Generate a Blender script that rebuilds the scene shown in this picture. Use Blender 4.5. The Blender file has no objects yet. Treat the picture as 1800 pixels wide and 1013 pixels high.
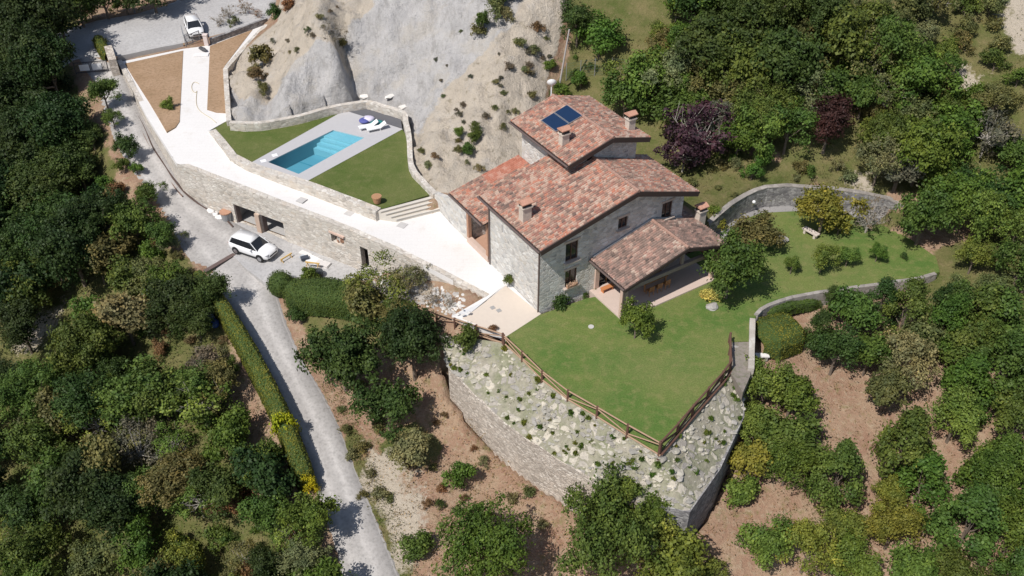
import bpy, bmesh, math, random
import numpy as np
from mathutils import Vector, Matrix
from mathutils.geometry import tessellate_polygon
random.seed(7); rng = np.random.default_rng(7)
S = bpy.context.scene; COL = S.collection
R = math.radians
# ---------------- camera, light ----------------
CW, CH, CXP, CYP = 1800, 1013, 900., 506.5
FPX = 1630.; PITCH = R(38.8); CAMH = 46.
cam = bpy.data.cameras.new('camera'); camo = bpy.data.objects.new('camera', cam); COL.objects.link(camo)
cam.sensor_width = 36; cam.lens = 36 * FPX / CW; cam.clip_end = 3000
camo.location = (0, 0, CAMH); camo.rotation_euler = (R(90) - PITCH, 0, 0); S.camera = camo
SUN_AZ, SUN_EL = 48, 54        # direction the light travels, measured from +x, and sun elevation
world = bpy.data.worlds.new("World"); S.world = world; world.use_nodes = True
wn = world.node_tree.nodes; wl = world.node_tree.links
bgn = wn['Background']; sky = wn.new('ShaderNodeTexSky'); sky.sky_type = 'NISHITA'; sky.sun_disc = False
sky.sun_elevation = R(SUN_EL)
wl.new(sky.outputs[0], bgn.inputs[0]); bgn.inputs[1].default_value = 0.095
sunl = bpy.data.lights.new('sun', 'SUN'); sunl.energy = 4.6; sunl.angle = R(.53); sunl.color = (1, .955, .9)
suno = bpy.data.objects.new('sun', sunl); COL.objects.link(suno)
trav = Vector((math.cos(R(SUN_AZ)) * math.cos(R(SUN_EL)), math.sin(R(SUN_AZ)) * math.cos(R(SUN_EL)), -math.sin(R(SUN_EL))))
suno.rotation_euler = trav.to_track_quat('-Z', 'Y').to_euler(); suno.location = (-40, -40, 90)
tosun = -trav
sky.sun_rotation = math.atan2(tosun.x, tosun.y)
S.view_settings.view_transform = 'Standard'; S.view_settings.look = 'None'
S.view_settings.exposure = 0.0; S.view_settings.gamma = 1
# ---------------- pixel <-> world ----------------
CAM = np.array([0, 0, CAMH]); FW = np.array([0, math.cos(PITCH), -math.sin(PITCH)]); UP = np.array([0, math.sin(PITCH), math.cos(PITCH)])
def ray(px, py): return FW * FPX + np.array([1., 0, 0]) * (px - CXP) - UP * (py - CYP)
def P(px, py, z=0.):
    d = ray(px, py); return CAM + d * ((z - CAMH) / d[2])
def Q(p):
    d = np.asarray(p, float) - CAM; k = d @ FW
    return CXP + FPX * d[..., 0] / k, CYP - FPX * (d @ UP) / k
def inpoly(x, y, poly):
    x = np.asarray(x, float); y = np.asarray(y, float); r = np.zeros(x.shape, bool); n = len(poly)
    for i in range(n):
        x1, y1 = poly[i][0], poly[i][1]; x2, y2 = poly[(i + 1) % n][0], poly[(i + 1) % n][1]
        if y1 == y2: continue
        c = (y1 > y) != (y2 > y)
        r ^= c & (x < (x2 - x1) * (y - y1) / (y2 - y1) + x1)
    return r
def segdist(x, y, pts):
    d = np.full(np.shape(x), 1e9)
    for a, b in zip(pts[:-1], pts[1:]):
        ax, ay, bx, by = a[0], a[1], b[0], b[1]; L = (bx - ax) ** 2 + (by - ay) ** 2 + 1e-9
        t = np.clip(((x - ax) * (bx - ax) + (y - ay) * (by - ay)) / L, 0, 1)
        d = np.minimum(d, np.hypot(x - ax - t * (bx - ax), y - ay - t * (by - ay)))
    return d
# ---------------- value noise ----------------
_tab = rng.random((256, 256))
def vnoise(x, y):
    xi = np.floor(x).astype(int); yi = np.floor(y).astype(int); fx = x - xi; fy = y - yi
    fx = fx * fx * (3 - 2 * fx); fy = fy * fy * (3 - 2 * fy)
    a = _tab[xi & 255, yi & 255]; b = _tab[(xi + 1) & 255, yi & 255]; c = _tab[xi & 255, (yi + 1) & 255]; d = _tab[(xi + 1) & 255, (yi + 1) & 255]
    return a * (1 - fx) * (1 - fy) + b * fx * (1 - fy) + c * (1 - fx) * fy + d * fx * fy
def fbm(x, y, s, o=4):
    r = 0; a = .5
    for k in range(o): r = r + a * (vnoise(x * s + 17 * k, y * s + 31 * k) - .5); s *= 2.03; a *= .5
    return r
# ---------------- material helpers ----------------
class NT:
    def __init__(s, name):
        s.m = bpy.data.materials.new(name); s.m.use_nodes = True; s.t = s.m.node_tree; s.n = s.t.nodes; s.b = s.n['Principled BSDF']
        s.b.inputs['Roughness'].default_value = .85; s.b.inputs['Specular IOR Level'].default_value = .25
    def node(s, typ, **kw):
        nd = s.n.new('ShaderNode' + typ)
        for k, v in kw.items(): setattr(nd, k, v)
        return nd
    def link(s, a, b): s.t.links.new(a, b)
    def setin(s, nd, key, v):
        if hasattr(v, 'is_output'): s.link(v, nd.inputs[key])
        else: nd.inputs[key].default_value = v
    def coord(s, kind='Object', scale=(1, 1, 1)):
        tc = s.node('TexCoord'); mp = s.node('Mapping'); s.link(tc.outputs[kind], mp.inputs[0]); mp.inputs['Scale'].default_value = scale
        return mp.outputs[0]
    def noise(s, vec, scale, detail=4, rough=.6, out=0):
        nd = s.node('TexNoise'); s.link(vec, nd.inputs['Vector']); nd.inputs['Scale'].default_value = scale
        nd.inputs['Detail'].default_value = detail; nd.inputs['Roughness'].default_value = rough; return nd.outputs[out]
    def voro(s, vec, scale, feat='F1', out='Distance'):
        nd = s.node('TexVoronoi', feature=feat); s.link(vec, nd.inputs['Vector']); nd.inputs['Scale'].default_value = scale; return nd.outputs[out]
    def ramp(s, fac, stops, interp='LINEAR'):
        nd = s.node('ValToRGB'); cr = nd.color_ramp; cr.interpolation = interp; s.link(fac, nd.inputs[0])
        while len(cr.elements) < len(stops): cr.elements.new(.5)
        for e, (p, c) in zip(cr.elements, stops):
            e.position = p; e.color = (c, c, c, 1) if isinstance(c, (int, float)) else (*c, 1)
        return nd.outputs[0]
    def mix(s, fac, a, b, typ='MIX'):
        nd = s.node('Mix', data_type='RGBA', blend_type=typ)
        s.setin(nd, 0, fac)
        for i, v in ((6, a), (7, b)):
            if hasattr(v, 'is_output'): s.link(v, nd.inputs[i])
            else: nd.inputs[i].default_value = (*v, 1)
        return nd.outputs[2]
    def math(s, op, a, b=0., clamp=False):
        nd = s.node('Math', operation=op, use_clamp=clamp); s.setin(nd, 0, a); s.setin(nd, 1, b); return nd.outputs[0]
    def bump(s, h, strength=.5, dist=.05):
        nd = s.node('Bump'); s.link(h, nd.inputs['Height']); nd.inputs['Strength'].default_value = strength; nd.inputs['Distance'].default_value = dist
        s.link(nd.outputs[0], s.b.inputs['Normal'])
    def col(s, c): s.setin(s.b, 'Base Color', c if hasattr(c, 'is_output') else (*c, 1)); return s
MAT = {}
def simple(name, c, rough=.7, metal=0, spec=.3, vary=.15, nsc=3):
    if name in MAT: return MAT[name]
    n = NT(name); v = n.coord()
    f = n.noise(v, nsc, 5); n.col(n.mix(f, tuple(x * (1 - vary) for x in c), tuple(min(1, x * (1 + vary)) for x in c)))
    n.b.inputs['Roughness'].default_value = rough; n.b.inputs['Metallic'].default_value = metal; n.b.inputs['Specular IOR Level'].default_value = spec
    MAT[name] = n.m; return n.m
def stone(name, cols, mortar, sc=2.6, zs=1.7, mw=.05, tint=None, bs=.6):
    n = NT(name); v = n.coord(scale=(1, 1, zs)); w = n.node('VectorMath', operation='ADD'); n.link(v, w.inputs[0])
    nz = n.node('TexNoise'); n.link(v, nz.inputs['Vector']); nz.inputs['Scale'].default_value = 2.5
    sc2 = n.node('VectorMath', operation='SCALE'); n.link(nz.outputs[1], sc2.inputs[0]); sc2.inputs['Scale'].default_value = .25; n.link(sc2.outputs[0], w.inputs[1])
    vc = n.voro(w.outputs[0], sc, out='Color'); sep = n.node('SeparateColor'); n.link(vc, sep.inputs[0])
    base = n.ramp(sep.outputs[0], [(i / (len(cols) - 1), c) for i, c in enumerate(cols)], 'LINEAR')
    e = n.voro(w.outputs[0], sc, 'DISTANCE_TO_EDGE'); em = n.ramp(e, [(0, 1), (mw, 1), (mw * 2, 0)])
    big = n.noise(v, .35, 5, .6); base = n.mix(.8, base, n.ramp(big, [(.3, .78), (.7, 1.12)]), 'MULTIPLY')
    fine = n.noise(v, 14, 3); base = n.mix(.7, base, n.ramp(fine, [(.25, .75), (.75, 1.2)]), 'MULTIPLY')
    n.col(n.mix(em, base, mortar)); n.bump(n.math('ADD', n.math('MINIMUM', e, .12), n.math('MULTIPLY', fine, .06)), bs, .25)
    n.b.inputs['Roughness'].default_value = .95; MAT[name] = n.m; return n.m
M_wall = stone('pale_stone', [(.6, .56, .5), (.42, .38, .33), (.66, .61, .55), (.56, .49, .41), (.7, .66, .6), (.6, .56, .5)], (.56, .51, .45), 2.3, 1.7, bs=1.)
M_house = stone('house_stone', [(.64, .63, .6), (.46, .45, .43), (.7, .69, .66), (.56, .52, .46), (.74, .73, .7), (.38, .37, .36), (.68, .65, .6)], (.6, .57, .53), 2.1, 1.7, bs=1.)
M_low = stone('dry_stone', [(.6, .53, .45), (.36, .31, .26), (.68, .61, .53), (.5, .43, .36), (.74, .68, .6)], (.4, .35, .3), 2.9, 2.1, .04, bs=1.)
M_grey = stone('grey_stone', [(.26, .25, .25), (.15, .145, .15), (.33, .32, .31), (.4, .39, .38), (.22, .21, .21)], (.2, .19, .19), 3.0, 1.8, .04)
M_cope = stone('coping_stone', [(.5, .46, .41), (.4, .36, .31), (.56, .53, .48)], (.46, .42, .37), 1.6, 1, .03, bs=.3)
def pave():
    n = NT('white_paving'); v = n.coord(); b = n.noise(v, .15, 5); f = n.noise(v, 6, 4)
    c = n.mix(b, (.74, .72, .7), (.68, .655, .63)); c = n.mix(.5, c, n.ramp(f, [(.3, .9), (.7, 1.05)]), 'MULTIPLY')
    st = n.ramp(n.noise(v, .6, 6, .7), [(.56, 0), (.72, 1)]); c = n.mix(n.math('MULTIPLY', st, .5), c, (.58, .53, .47)); br = n.node('TexBrick'); n.link(n.coord(), br.inputs[0]); br.inputs['Scale'].default_value = .5; br.inputs['Mortar Size'].default_value = .008; br.inputs['Color1'].default_value = (1, 1, 1, 1); br.inputs['Color2'].default_value = (.96, .96, .955, 1); br.inputs['Mortar'].default_value = (.8, .79, .77, 1); c = n.mix(.3, c, br.outputs[0], 'MULTIPLY')
    n.col(c); n.bump(f, .15, .02); return n.m
M_white = pave()
def gravel(name, a, b, c3, sc=9):
    n = NT(name); v = n.coord(); big = n.noise(v, .25, 6, .65); f = n.noise(v, sc, 4, .7); v2 = n.voro(v, sc * 1.3)
    c = n.mix(n.ramp(big, [(.35, 0), (.65, 1)]), a, b); c = n.mix(n.ramp(f, [(.45, 0), (.75, 1)]), c, c3)
    c = n.mix(.6, c, n.ramp(v2, [(0, .75), (.5, 1.1)]), 'MULTIPLY')
    n.col(c); n.bump(f, .4, .04); n.b.inputs['Roughness'].default_value = .95; MAT[name] = n.m; return n.m
M_road = gravel('grey_gravel_road', (.38, .37, .365), (.45, .44, .43), (.33, .32, .315), 3)
def ruts(m):
    t = m.node_tree; b = t.nodes['Principled BSDF']; l = b.inputs['Base Color'].links[0].from_socket; a = t.nodes.new('ShaderNodeAttribute'); a.attribute_name = 'across'; r = t.nodes.new('ShaderNodeValToRGB'); cr = r.color_ramp
    nz = t.nodes.new('ShaderNodeTexNoise'); nz.inputs['Scale'].default_value = .4; nz.inputs['Detail'].default_value = 5; ad = t.nodes.new('ShaderNodeMath'); ad.operation = 'MULTIPLY_ADD'; tc = t.nodes.new('ShaderNodeTexCoord'); t.links.new(tc.outputs['Object'], nz.inputs['Vector']); t.links.new(nz.outputs[0], ad.inputs[0]); ad.inputs[1].default_value = .25; 
    t.links.new(a.outputs['Fac'], ad.inputs[2]); t.links.new(ad.outputs[0], r.inputs[0])
    st = [(0, .8), (.2, .78), (.35, 1.12), (.5, .92), (.62, .9), (.78, 1.15), (.95, .85), (1, .8)]
    while len(cr.elements) < len(st): cr.elements.new(.5)
    for e, (p, c) in zip(cr.elements, st): e.position = p; e.color = (c, c, c, 1)
    mx = t.nodes.new('ShaderNodeMix'); mx.data_type = 'RGBA'; mx.blend_type = 'MULTIPLY'; mx.inputs[0].default_value = .9; t.links.new(l, mx.inputs[6]); t.links.new(r.outputs[0], mx.inputs[7]); t.links.new(mx.outputs[2], b.inputs['Base Color']); return m
M_drive = ruts(gravel('driveway_gravel', (.38, .36, .345), (.45, .43, .41), (.31, .295, .28), 3))
M_grav = gravel('grey_gravel', (.25, .24, .235), (.32, .31, .3), (.2, .19, .19))
M_rubble = gravel('white_rubble', (.6, .57, .53), (.5, .46, .41), (.34, .31, .28), 3)
M_patio = simple('beige_patio', (.6, .52, .44), .8, vary=.08)
M_deck = simple('grey_pool_deck', (.46, .45, .455), .7, vary=.06)
M_char = simple('charcoal_strip', (.12, .12, .13), .8)
M_bed = gravel('brown_planting_bed', (.3, .195, .115), (.37, .25, .16), (.22, .15, .085), 3.5)
def lawnmat(name, a, b, c3):
    n = NT(name); v = n.coord(); big = n.noise(v, .22, 5, .6); f = n.noise(v, 9, 5, .75); m = n.noise(v, 1.6, 4, .6)
    c = n.mix(n.ramp(big, [(.4, 0), (.6, 1)]), a, b); c = n.mix(n.ramp(m, [(.48, 0), (.75, .8)]), c, c3); b2 = n.noise(v, .09, 4, .6); c = n.mix(n.ramp(b2, [(.45, 0), (.65, .55)]), c, c3)
    c = n.mix(.9, c, n.ramp(f, [(.3, .62), (.7, 1.3)]), 'MULTIPLY'); n.col(c); n.bump(f, .6, .05); n.b.inputs['Roughness'].default_value = 1; n.b.inputs['Specular IOR Level'].default_value = .1
    MAT[name] = n.m; return n.m
M_lawn = lawnmat('garden_lawn', (.09, .155, .036), (.135, .178, .048), (.21, .205, .08))
M_plawn = lawnmat('pool_lawn', (.085, .12, .03), (.115, .14, .042), (.16, .165, .065))
M_brick = simple('brick_trim', (.42, .24, .16), .85, vary=.3, nsc=6)
M_wood = simple('brown_wood', (.19, .11, .07), .7, vary=.3, nsc=8)
M_rail = simple('weathered_rail', (.36, .24, .16), .8, vary=.3, nsc=6)
M_post = simple('dark_timber_and_rail_shade', (.13, .07, .05), .8, vary=.3)  # timber's own colour on posts; on the right fence's rails it paints shade
M_fascia = simple('dark_fascia', (.055, .04, .036), .6)
M_glass = simple('dark_glass', (.02, .022, .025), .08, spec=.8)
M_dark = simple('black_rubber', (.02, .02, .02), .7)
M_car = simple('white_car_paint', (.78, .78, .78), .22, spec=.6, vary=.01)
M_chrome = simple('silver_metal', (.5, .5, .52), .3, metal=.9)
M_metal = simple('galvanised_metal', (.35, .36, .37), .5, metal=.4)
M_plaster = simple('grey_plaster', (.42, .41, .4), .9)
M_trunk = simple('bark', (.17, .135, .105), .95, vary=.4, nsc=4)
M_pale_trunk = simple('pale_bark', (.38, .35, .31), .95, vary=.25)
M_solar = simple('solar_glass', (.012, .03, .075), .15, spec=.6)
M_whitep = simple('white_plastic', (.8, .8, .8), .4, vary=.03)
M_pinkst = simple('pink_stone', (.55, .4, .33), .85, vary=.15, nsc=5)
# tiled roof: one random colour for every curved tile
def tilemat(name, stops):
    n = NT(name); tc = n.node('UVMap'); sp = n.node('SeparateXYZ'); n.link(tc.outputs[0], sp.inputs[0])
    fx = n.math('FLOOR', sp.outputs[0]); off = n.node('TexWhiteNoise', noise_dimensions='1D'); n.link(fx, off.inputs['W'])
    fy = n.math('FLOOR', n.math('ADD', sp.outputs[1], off.outputs[0])); cb = n.node('CombineXYZ'); n.link(fx, cb.inputs[0]); n.link(fy, cb.inputs[1])
    wnz = n.node('TexWhiteNoise', noise_dimensions='2D'); n.link(cb.outputs[0], wnz.inputs[0])
    v = n.coord(); big = n.noise(v, .45, 5, .7); med = n.noise(v, 1.7, 3)
    f = n.math('ADD', n.math('MULTIPLY', wnz.outputs[0], .7), n.math('MULTIPLY', n.math('ADD', big, n.math('MULTIPLY', med, .5)), .9)); f = n.math('SUBTRACT', f, .53)
    c = n.ramp(f, stops); fine = n.noise(v, 12, 4); c = n.mix(.8, c, n.ramp(fine, [(.25, .72), (.75, 1.25)]), 'MULTIPLY')
    n.col(c); n.b.inputs['Roughness'].default_value = .9; n.bump(fine, .3, .02); return n.m
M_tile = tilemat('clay_tiles', [(0, (.15, .11, .1)), (.16, (.23, .16, .13)), (.3, (.39, .19, .145)), (.42, (.29, .215, .17)), (.54, (.45, .28, .215)), (.64, (.52, .41, .33)), (.74, (.49, .195, .125)), (.86, (.47, .32, .25)), (1, (.6, .49, .41))])
M_tile2 = tilemat('weathered_clay_tiles', [(0, (.11, .085, .075)), (.22, (.2, .145, .12)), (.42, (.33, .22, .18)), (.58, (.24, .18, .15)), (.72, (.42, .25, .2)), (.86, (.46, .36, .29)), (1, (.54, .45, .37))])
M_tile3 = tilemat('new_clay_tiles', [(0, (.38, .15, .1)), (.5, (.46, .2, .14)), (1, (.52, .33, .26))])
# foliage: object colour x leaf variation
def leafmat(name='foliage'):
    n = NT(name); oi = n.node('ObjectInfo'); at = n.node('Attribute', attribute_name='leafv')
    v = n.coord(); big = n.noise(v, .55, 3)
    c = n.mix(1., oi.outputs['Color'], n.ramp(at.outputs['Fac'], [(0, (.55, .55, .5)), (.5, (.95, .95, .9)), (.85, (1.35, 1.25, 1.1)), (1, (1.9, 1.6, 1.3))]), 'MULTIPLY')
    c = n.mix(.9, c, n.ramp(big, [(.35, (.7, .78, .75)), (.65, (1.35, 1.2, 1.05))]), 'MULTIPLY')
    n.col(c); n.b.inputs['Roughness'].default_value = .6; n.b.inputs['Specular IOR Level'].default_value = .25
    tr = n.node('BsdfTranslucent'); n.link(c, tr.inputs[0]); ms = n.node('MixShader'); ms.inputs[0].default_value = .22
    out = n.n['Material Output']; n.link(n.b.outputs[0], ms.inputs[1]); n.link(tr.outputs[0], ms.inputs[2]); n.link(ms.outputs[0], out.inputs[0]); return n.m
M_leaf = leafmat()
# ---------------- object helpers ----------------
def tag(o, label=None, cat=None, group=None, kind=None):
    if label: o['label'] = label
    if cat: o['category'] = cat
    if group: o['group'] = group
    if kind: o['kind'] = kind
    return o
def link(o, parent=None):
    COL.objects.link(o)
    if parent is not None: o.parent = parent; o.matrix_parent_inverse = Matrix.Identity(4)
    return o
def empty(name, loc=(0, 0, 0), rz=0):
    o = bpy.data.objects.new(name, None); link(o); o.location = loc; o.rotation_euler = (0, 0, rz); o.empty_display_size = .3; return o
class MB:
    def __init__(s): s.bm = bmesh.new()
    def box(s, c, d, rz=0, M=None):
        m = Matrix.Translation(c) @ Matrix.Rotation(rz, 4, 'Z') @ Matrix.Diagonal((*d, 1))
        if M is not None: m = M @ m
        bmesh.ops.create_cube(s.bm, size=1, matrix=m); return s
    def cyl(s, c, r, h, axis='Z', seg=14, r2=None, M=None):
        rot = {'Z': Matrix.Identity(4), 'X': Matrix.Rotation(R(90), 4, 'Y'), 'Y': Matrix.Rotation(R(90), 4, 'X')}[axis]
        m = Matrix.Translation(c) @ rot
        if M is not None: m = M @ m
        bmesh.ops.create_cone(s.bm, cap_ends=True, segments=seg, radius1=r, radius2=r if r2 is None else r2, depth=h, matrix=m); return s
    def bar(s, a, b, r, r2=None, seg=8):
        a = Vector(a); b = Vector(b); d = b - a
        m = Matrix.Translation((a + b) / 2) @ d.to_track_quat('Z', 'Y').to_matrix().to_4x4()
        bmesh.ops.create_cone(s.bm, cap_ends=True, segments=seg, radius1=r, radius2=r if r2 is None else r2, depth=d.length, matrix=m); return s
    def poly(s, vs, fs):
        v = [s.bm.verts.new(tuple(map(float, p))) for p in vs]
        for f in fs:
            try: s.bm.faces.new([v[i] for i in f])
            except ValueError: pass
        return s
    def ico(s, c, r, sub=2, M=None, jit=0):
        m = Matrix.Translation(c) @ Matrix.Diagonal((*(r if hasattr(r, '__len__') else (r, r, r)), 1))
        if M is not None: m = M @ m
        g = bmesh.ops.create_icosphere(s.bm, subdivisions=sub, radius=1, matrix=m)
        if jit:
            for v in g['verts']: v.co += Vector((random.uniform(-jit, jit), random.uniform(-jit, jit), random.uniform(-jit, jit)))
        return s
    def build(s, name, mat, parent=None, smooth=False, bevel=0):
        bmesh.ops.recalc_face_normals(s.bm, faces=s.bm.faces)
        me = bpy.data.meshes.new(name); s.bm.to_mesh(me); s.bm.free(); me.materials.append(mat)
        if smooth: me.polygons.foreach_set('use_smooth', [True] * len(me.polygons))
        o = bpy.data.objects.new(name, me); link(o, parent)
        if bevel:
            b = o.modifiers.new('bevel', 'BEVEL'); b.width = bevel; b.segments = 2; b.limit_method = 'ANGLE'
        return o
def raw(name, V, Fc, mat, parent=None, smooth=False):
    me = bpy.data.meshes.new(name); me.from_pydata([tuple(map(float, v)) for v in V], [], Fc); me.update(); me.materials.append(mat)
    if smooth: me.polygons.foreach_set('use_smooth', [True] * len(me.polygons))
    o = bpy.data.objects.new(name, me); link(o, parent); return o
def slab(name, pts, mat, depth=.6, parent=None):   # horizontal-ish sheet with skirt
    n = len(pts); V = [tuple(p) for p in pts] + [(p[0], p[1], p[2] - depth) for p in pts]
    area = sum(pts[i][0] * pts[(i + 1) % n][1] - pts[(i + 1) % n][0] * pts[i][1] for i in range(n))
    tris = tessellate_polygon([[Vector((p[0], p[1], 0)) for p in pts]])
    Fc = []
    for t in tris:
        a, b, c = [pts[i] for i in t]
        if (b[0] - a[0]) * (c[1] - a[1]) - (b[1] - a[1]) * (c[0] - a[0]) < 0: t = t[::-1]
        Fc.append(tuple(t))
    for i in range(n):
        j = (i + 1) % n; Fc.append((i, i + n, j + n, j) if area > 0 else (i, j, j + n, i + n))
    return raw(name, V, Fc, mat, parent)
def cut(o, boxes):     # real openings
    mb = MB()
    for c, d, rz in boxes: mb.box(c, d, rz)
    k = mb.build('cutter', M_dark, o.parent); m = o.modifiers.new('b', 'BOOLEAN'); m.object = k; m.operation = 'DIFFERENCE'; m.solver = 'EXACT'
    bpy.context.view_layer.update(); dg = bpy.context.evaluated_depsgraph_get()
    me = bpy.data.meshes.new_from_object(o.evaluated_get(dg)); o.modifiers.clear(); o.data = me
    bpy.data.objects.remove(k)
def densify(pts, step):
    out = []
    for a, b in zip(pts[:-1], pts[1:]):
        a = np.array(a, float); b = np.array(b, float); n = max(1, int(np.linalg.norm(b[:2] - a[:2]) / step))
        for i in range(n): out.append(a + (b - a) * i / n)
    out.append(np.array(pts[-1], float)); return out
def smoothpath(pts, step=1.):      # Catmull-Rom
    pts = [np.array(p, float) for p in pts]; p = [2 * pts[0] - pts[1]] + pts + [2 * pts[-1] - pts[-2]]; out = []
    for i in range(1, len(p) - 2):
        n = max(1, int(np.linalg.norm(p[i + 1][:2] - p[i][:2]) / step))
        for k in range(n):
            t = k / n; out.append(.5 * (2 * p[i] + (p[i + 1] - p[i - 1]) * t + (2 * p[i - 1] - 5 * p[i] + 4 * p[i + 1] - p[i + 2]) * t * t + (3 * p[i] - p[i - 1] - 3 * p[i + 1] + p[i + 2]) * t ** 3))
    out.append(pts[-1]); return out
def wall(name, path, th, mat, parent=None, rough=.03, side=0):
    """path of (x,y,ztop,zbot); side 0 centred, +1 to the left of travel, -1 right"""
    path = [np.array(p, float) for p in path]; n = len(path); V = []; Fc = []
    for i, p in enumerate(path):
        a = path[max(0, i - 1)]; b = path[min(n - 1, i + 1)]; t = (b - a)[:2]; t = t / (np.linalg.norm(t) + 1e-9); nn = np.array([-t[1], t[0]])
        l = nn * th * (.5 + .5 * side); r_ = -nn * th * (.5 - .5 * side); j = random.uniform(-rough, rough)
        j2 = random.uniform(-rough, rough)
        V += [(p[0] + l[0] * (1 + j2), p[1] + l[1] * (1 + j2), p[2] + j), (p[0] + r_[0] * (1 + j2), p[1] + r_[1] * (1 + j2), p[2] + j), (p[0] + r_[0], p[1] + r_[1], p[3]), (p[0] + l[0], p[1] + l[1], p[3])]
    for i in range(n - 1):
        a = 4 * i; b = a + 4
        for k in range(4): Fc.append((a + k, a + (k + 1) % 4, b + (k + 1) % 4, b + k))
    Fc += [(3, 2, 1, 0), (4 * n - 4, 4 * n - 3, 4 * n - 2, 4 * n - 1)]
    return raw(name, V, Fc, mat, parent)
def pts(l, z=None): return [tuple(P(a[0], a[1], a[2] if z is None else z)) for a in l]
# ---------------- platforms (world polygons with height) ----------------
terr_px = [(205, 106, .9), (216, 108, .9), (322, 86, .9), (369, 80, .9), (446, 49, .9), (470, 40, .9), (400, 121, .9), (403, 210, .9), (366, 231, .85), (403, 279, .6), (430, 293, .45), (537, 327, .15), (617, 357, 0), (700, 390, 0), (776, 369, 0), (829, 422, 0), (864, 466, 0), (949, 552, 0), (890, 592, 0), (794, 556, 0), (853, 522, 0), (690, 438, 0), (615, 405, 0), (507, 363, .1), (447, 340, .15), (310, 287, .6), (258, 205, .9)]
PT = [P(*a) for a in terr_px]
pool_px = [(372, 231), (402, 217), (458, 219), (510, 210), (579, 193), (617, 184), (643, 180), (708, 199), (712, 236), (720, 290), (760, 340), (694, 388), (617, 357), (537, 327), (430, 290), (405, 277)]
PPOOL = [P(a, b, .9) for a, b in pool_px]
lawn_px = [(889, 592), (950, 553), (1030, 525), (1056, 520), (1150, 470), (1225, 440), (1262, 405), (1283, 402), (1310, 384), (1338, 374), (1407, 371), (1470, 372), (1530, 385), (1600, 420), (1645, 452), (1652, 478), (1614, 488), (1504, 504), (1442, 512.5), (1393, 521), (1352, 535), (1329, 552), (1322, 600), (1285, 601), (1281, 650), (1158, 796), (1102, 761), (1049, 729), (998, 699), (953, 665), (918, 630)]
PLAWN = [P(a, b, 0) for a, b in lawn_px]
slope_top = [(772, 590, -1.), (835, 596, -.6), (886, 604, -.2), (918, 632, -.15), (953, 667, -.15), (998, 701, -.15), (1049, 731, -.15), (1102, 763, -.15), (1158, 798, -.15), (1215, 730, -.15), (1282, 652, -.15), (1290, 606, -.05)]
slope_bot = [(788, 648, -2.2), (820, 683, -2.5), (877, 738, -2.9), (915, 768, -3.), (951, 791, -3.), (1000, 822, -3.), (1052, 852, -3.), (1120, 884, -3.), (1212, 903, -3.), (1265, 828, -2.6), (1308, 734, -1.9), (1306, 660, -1.)]
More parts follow.
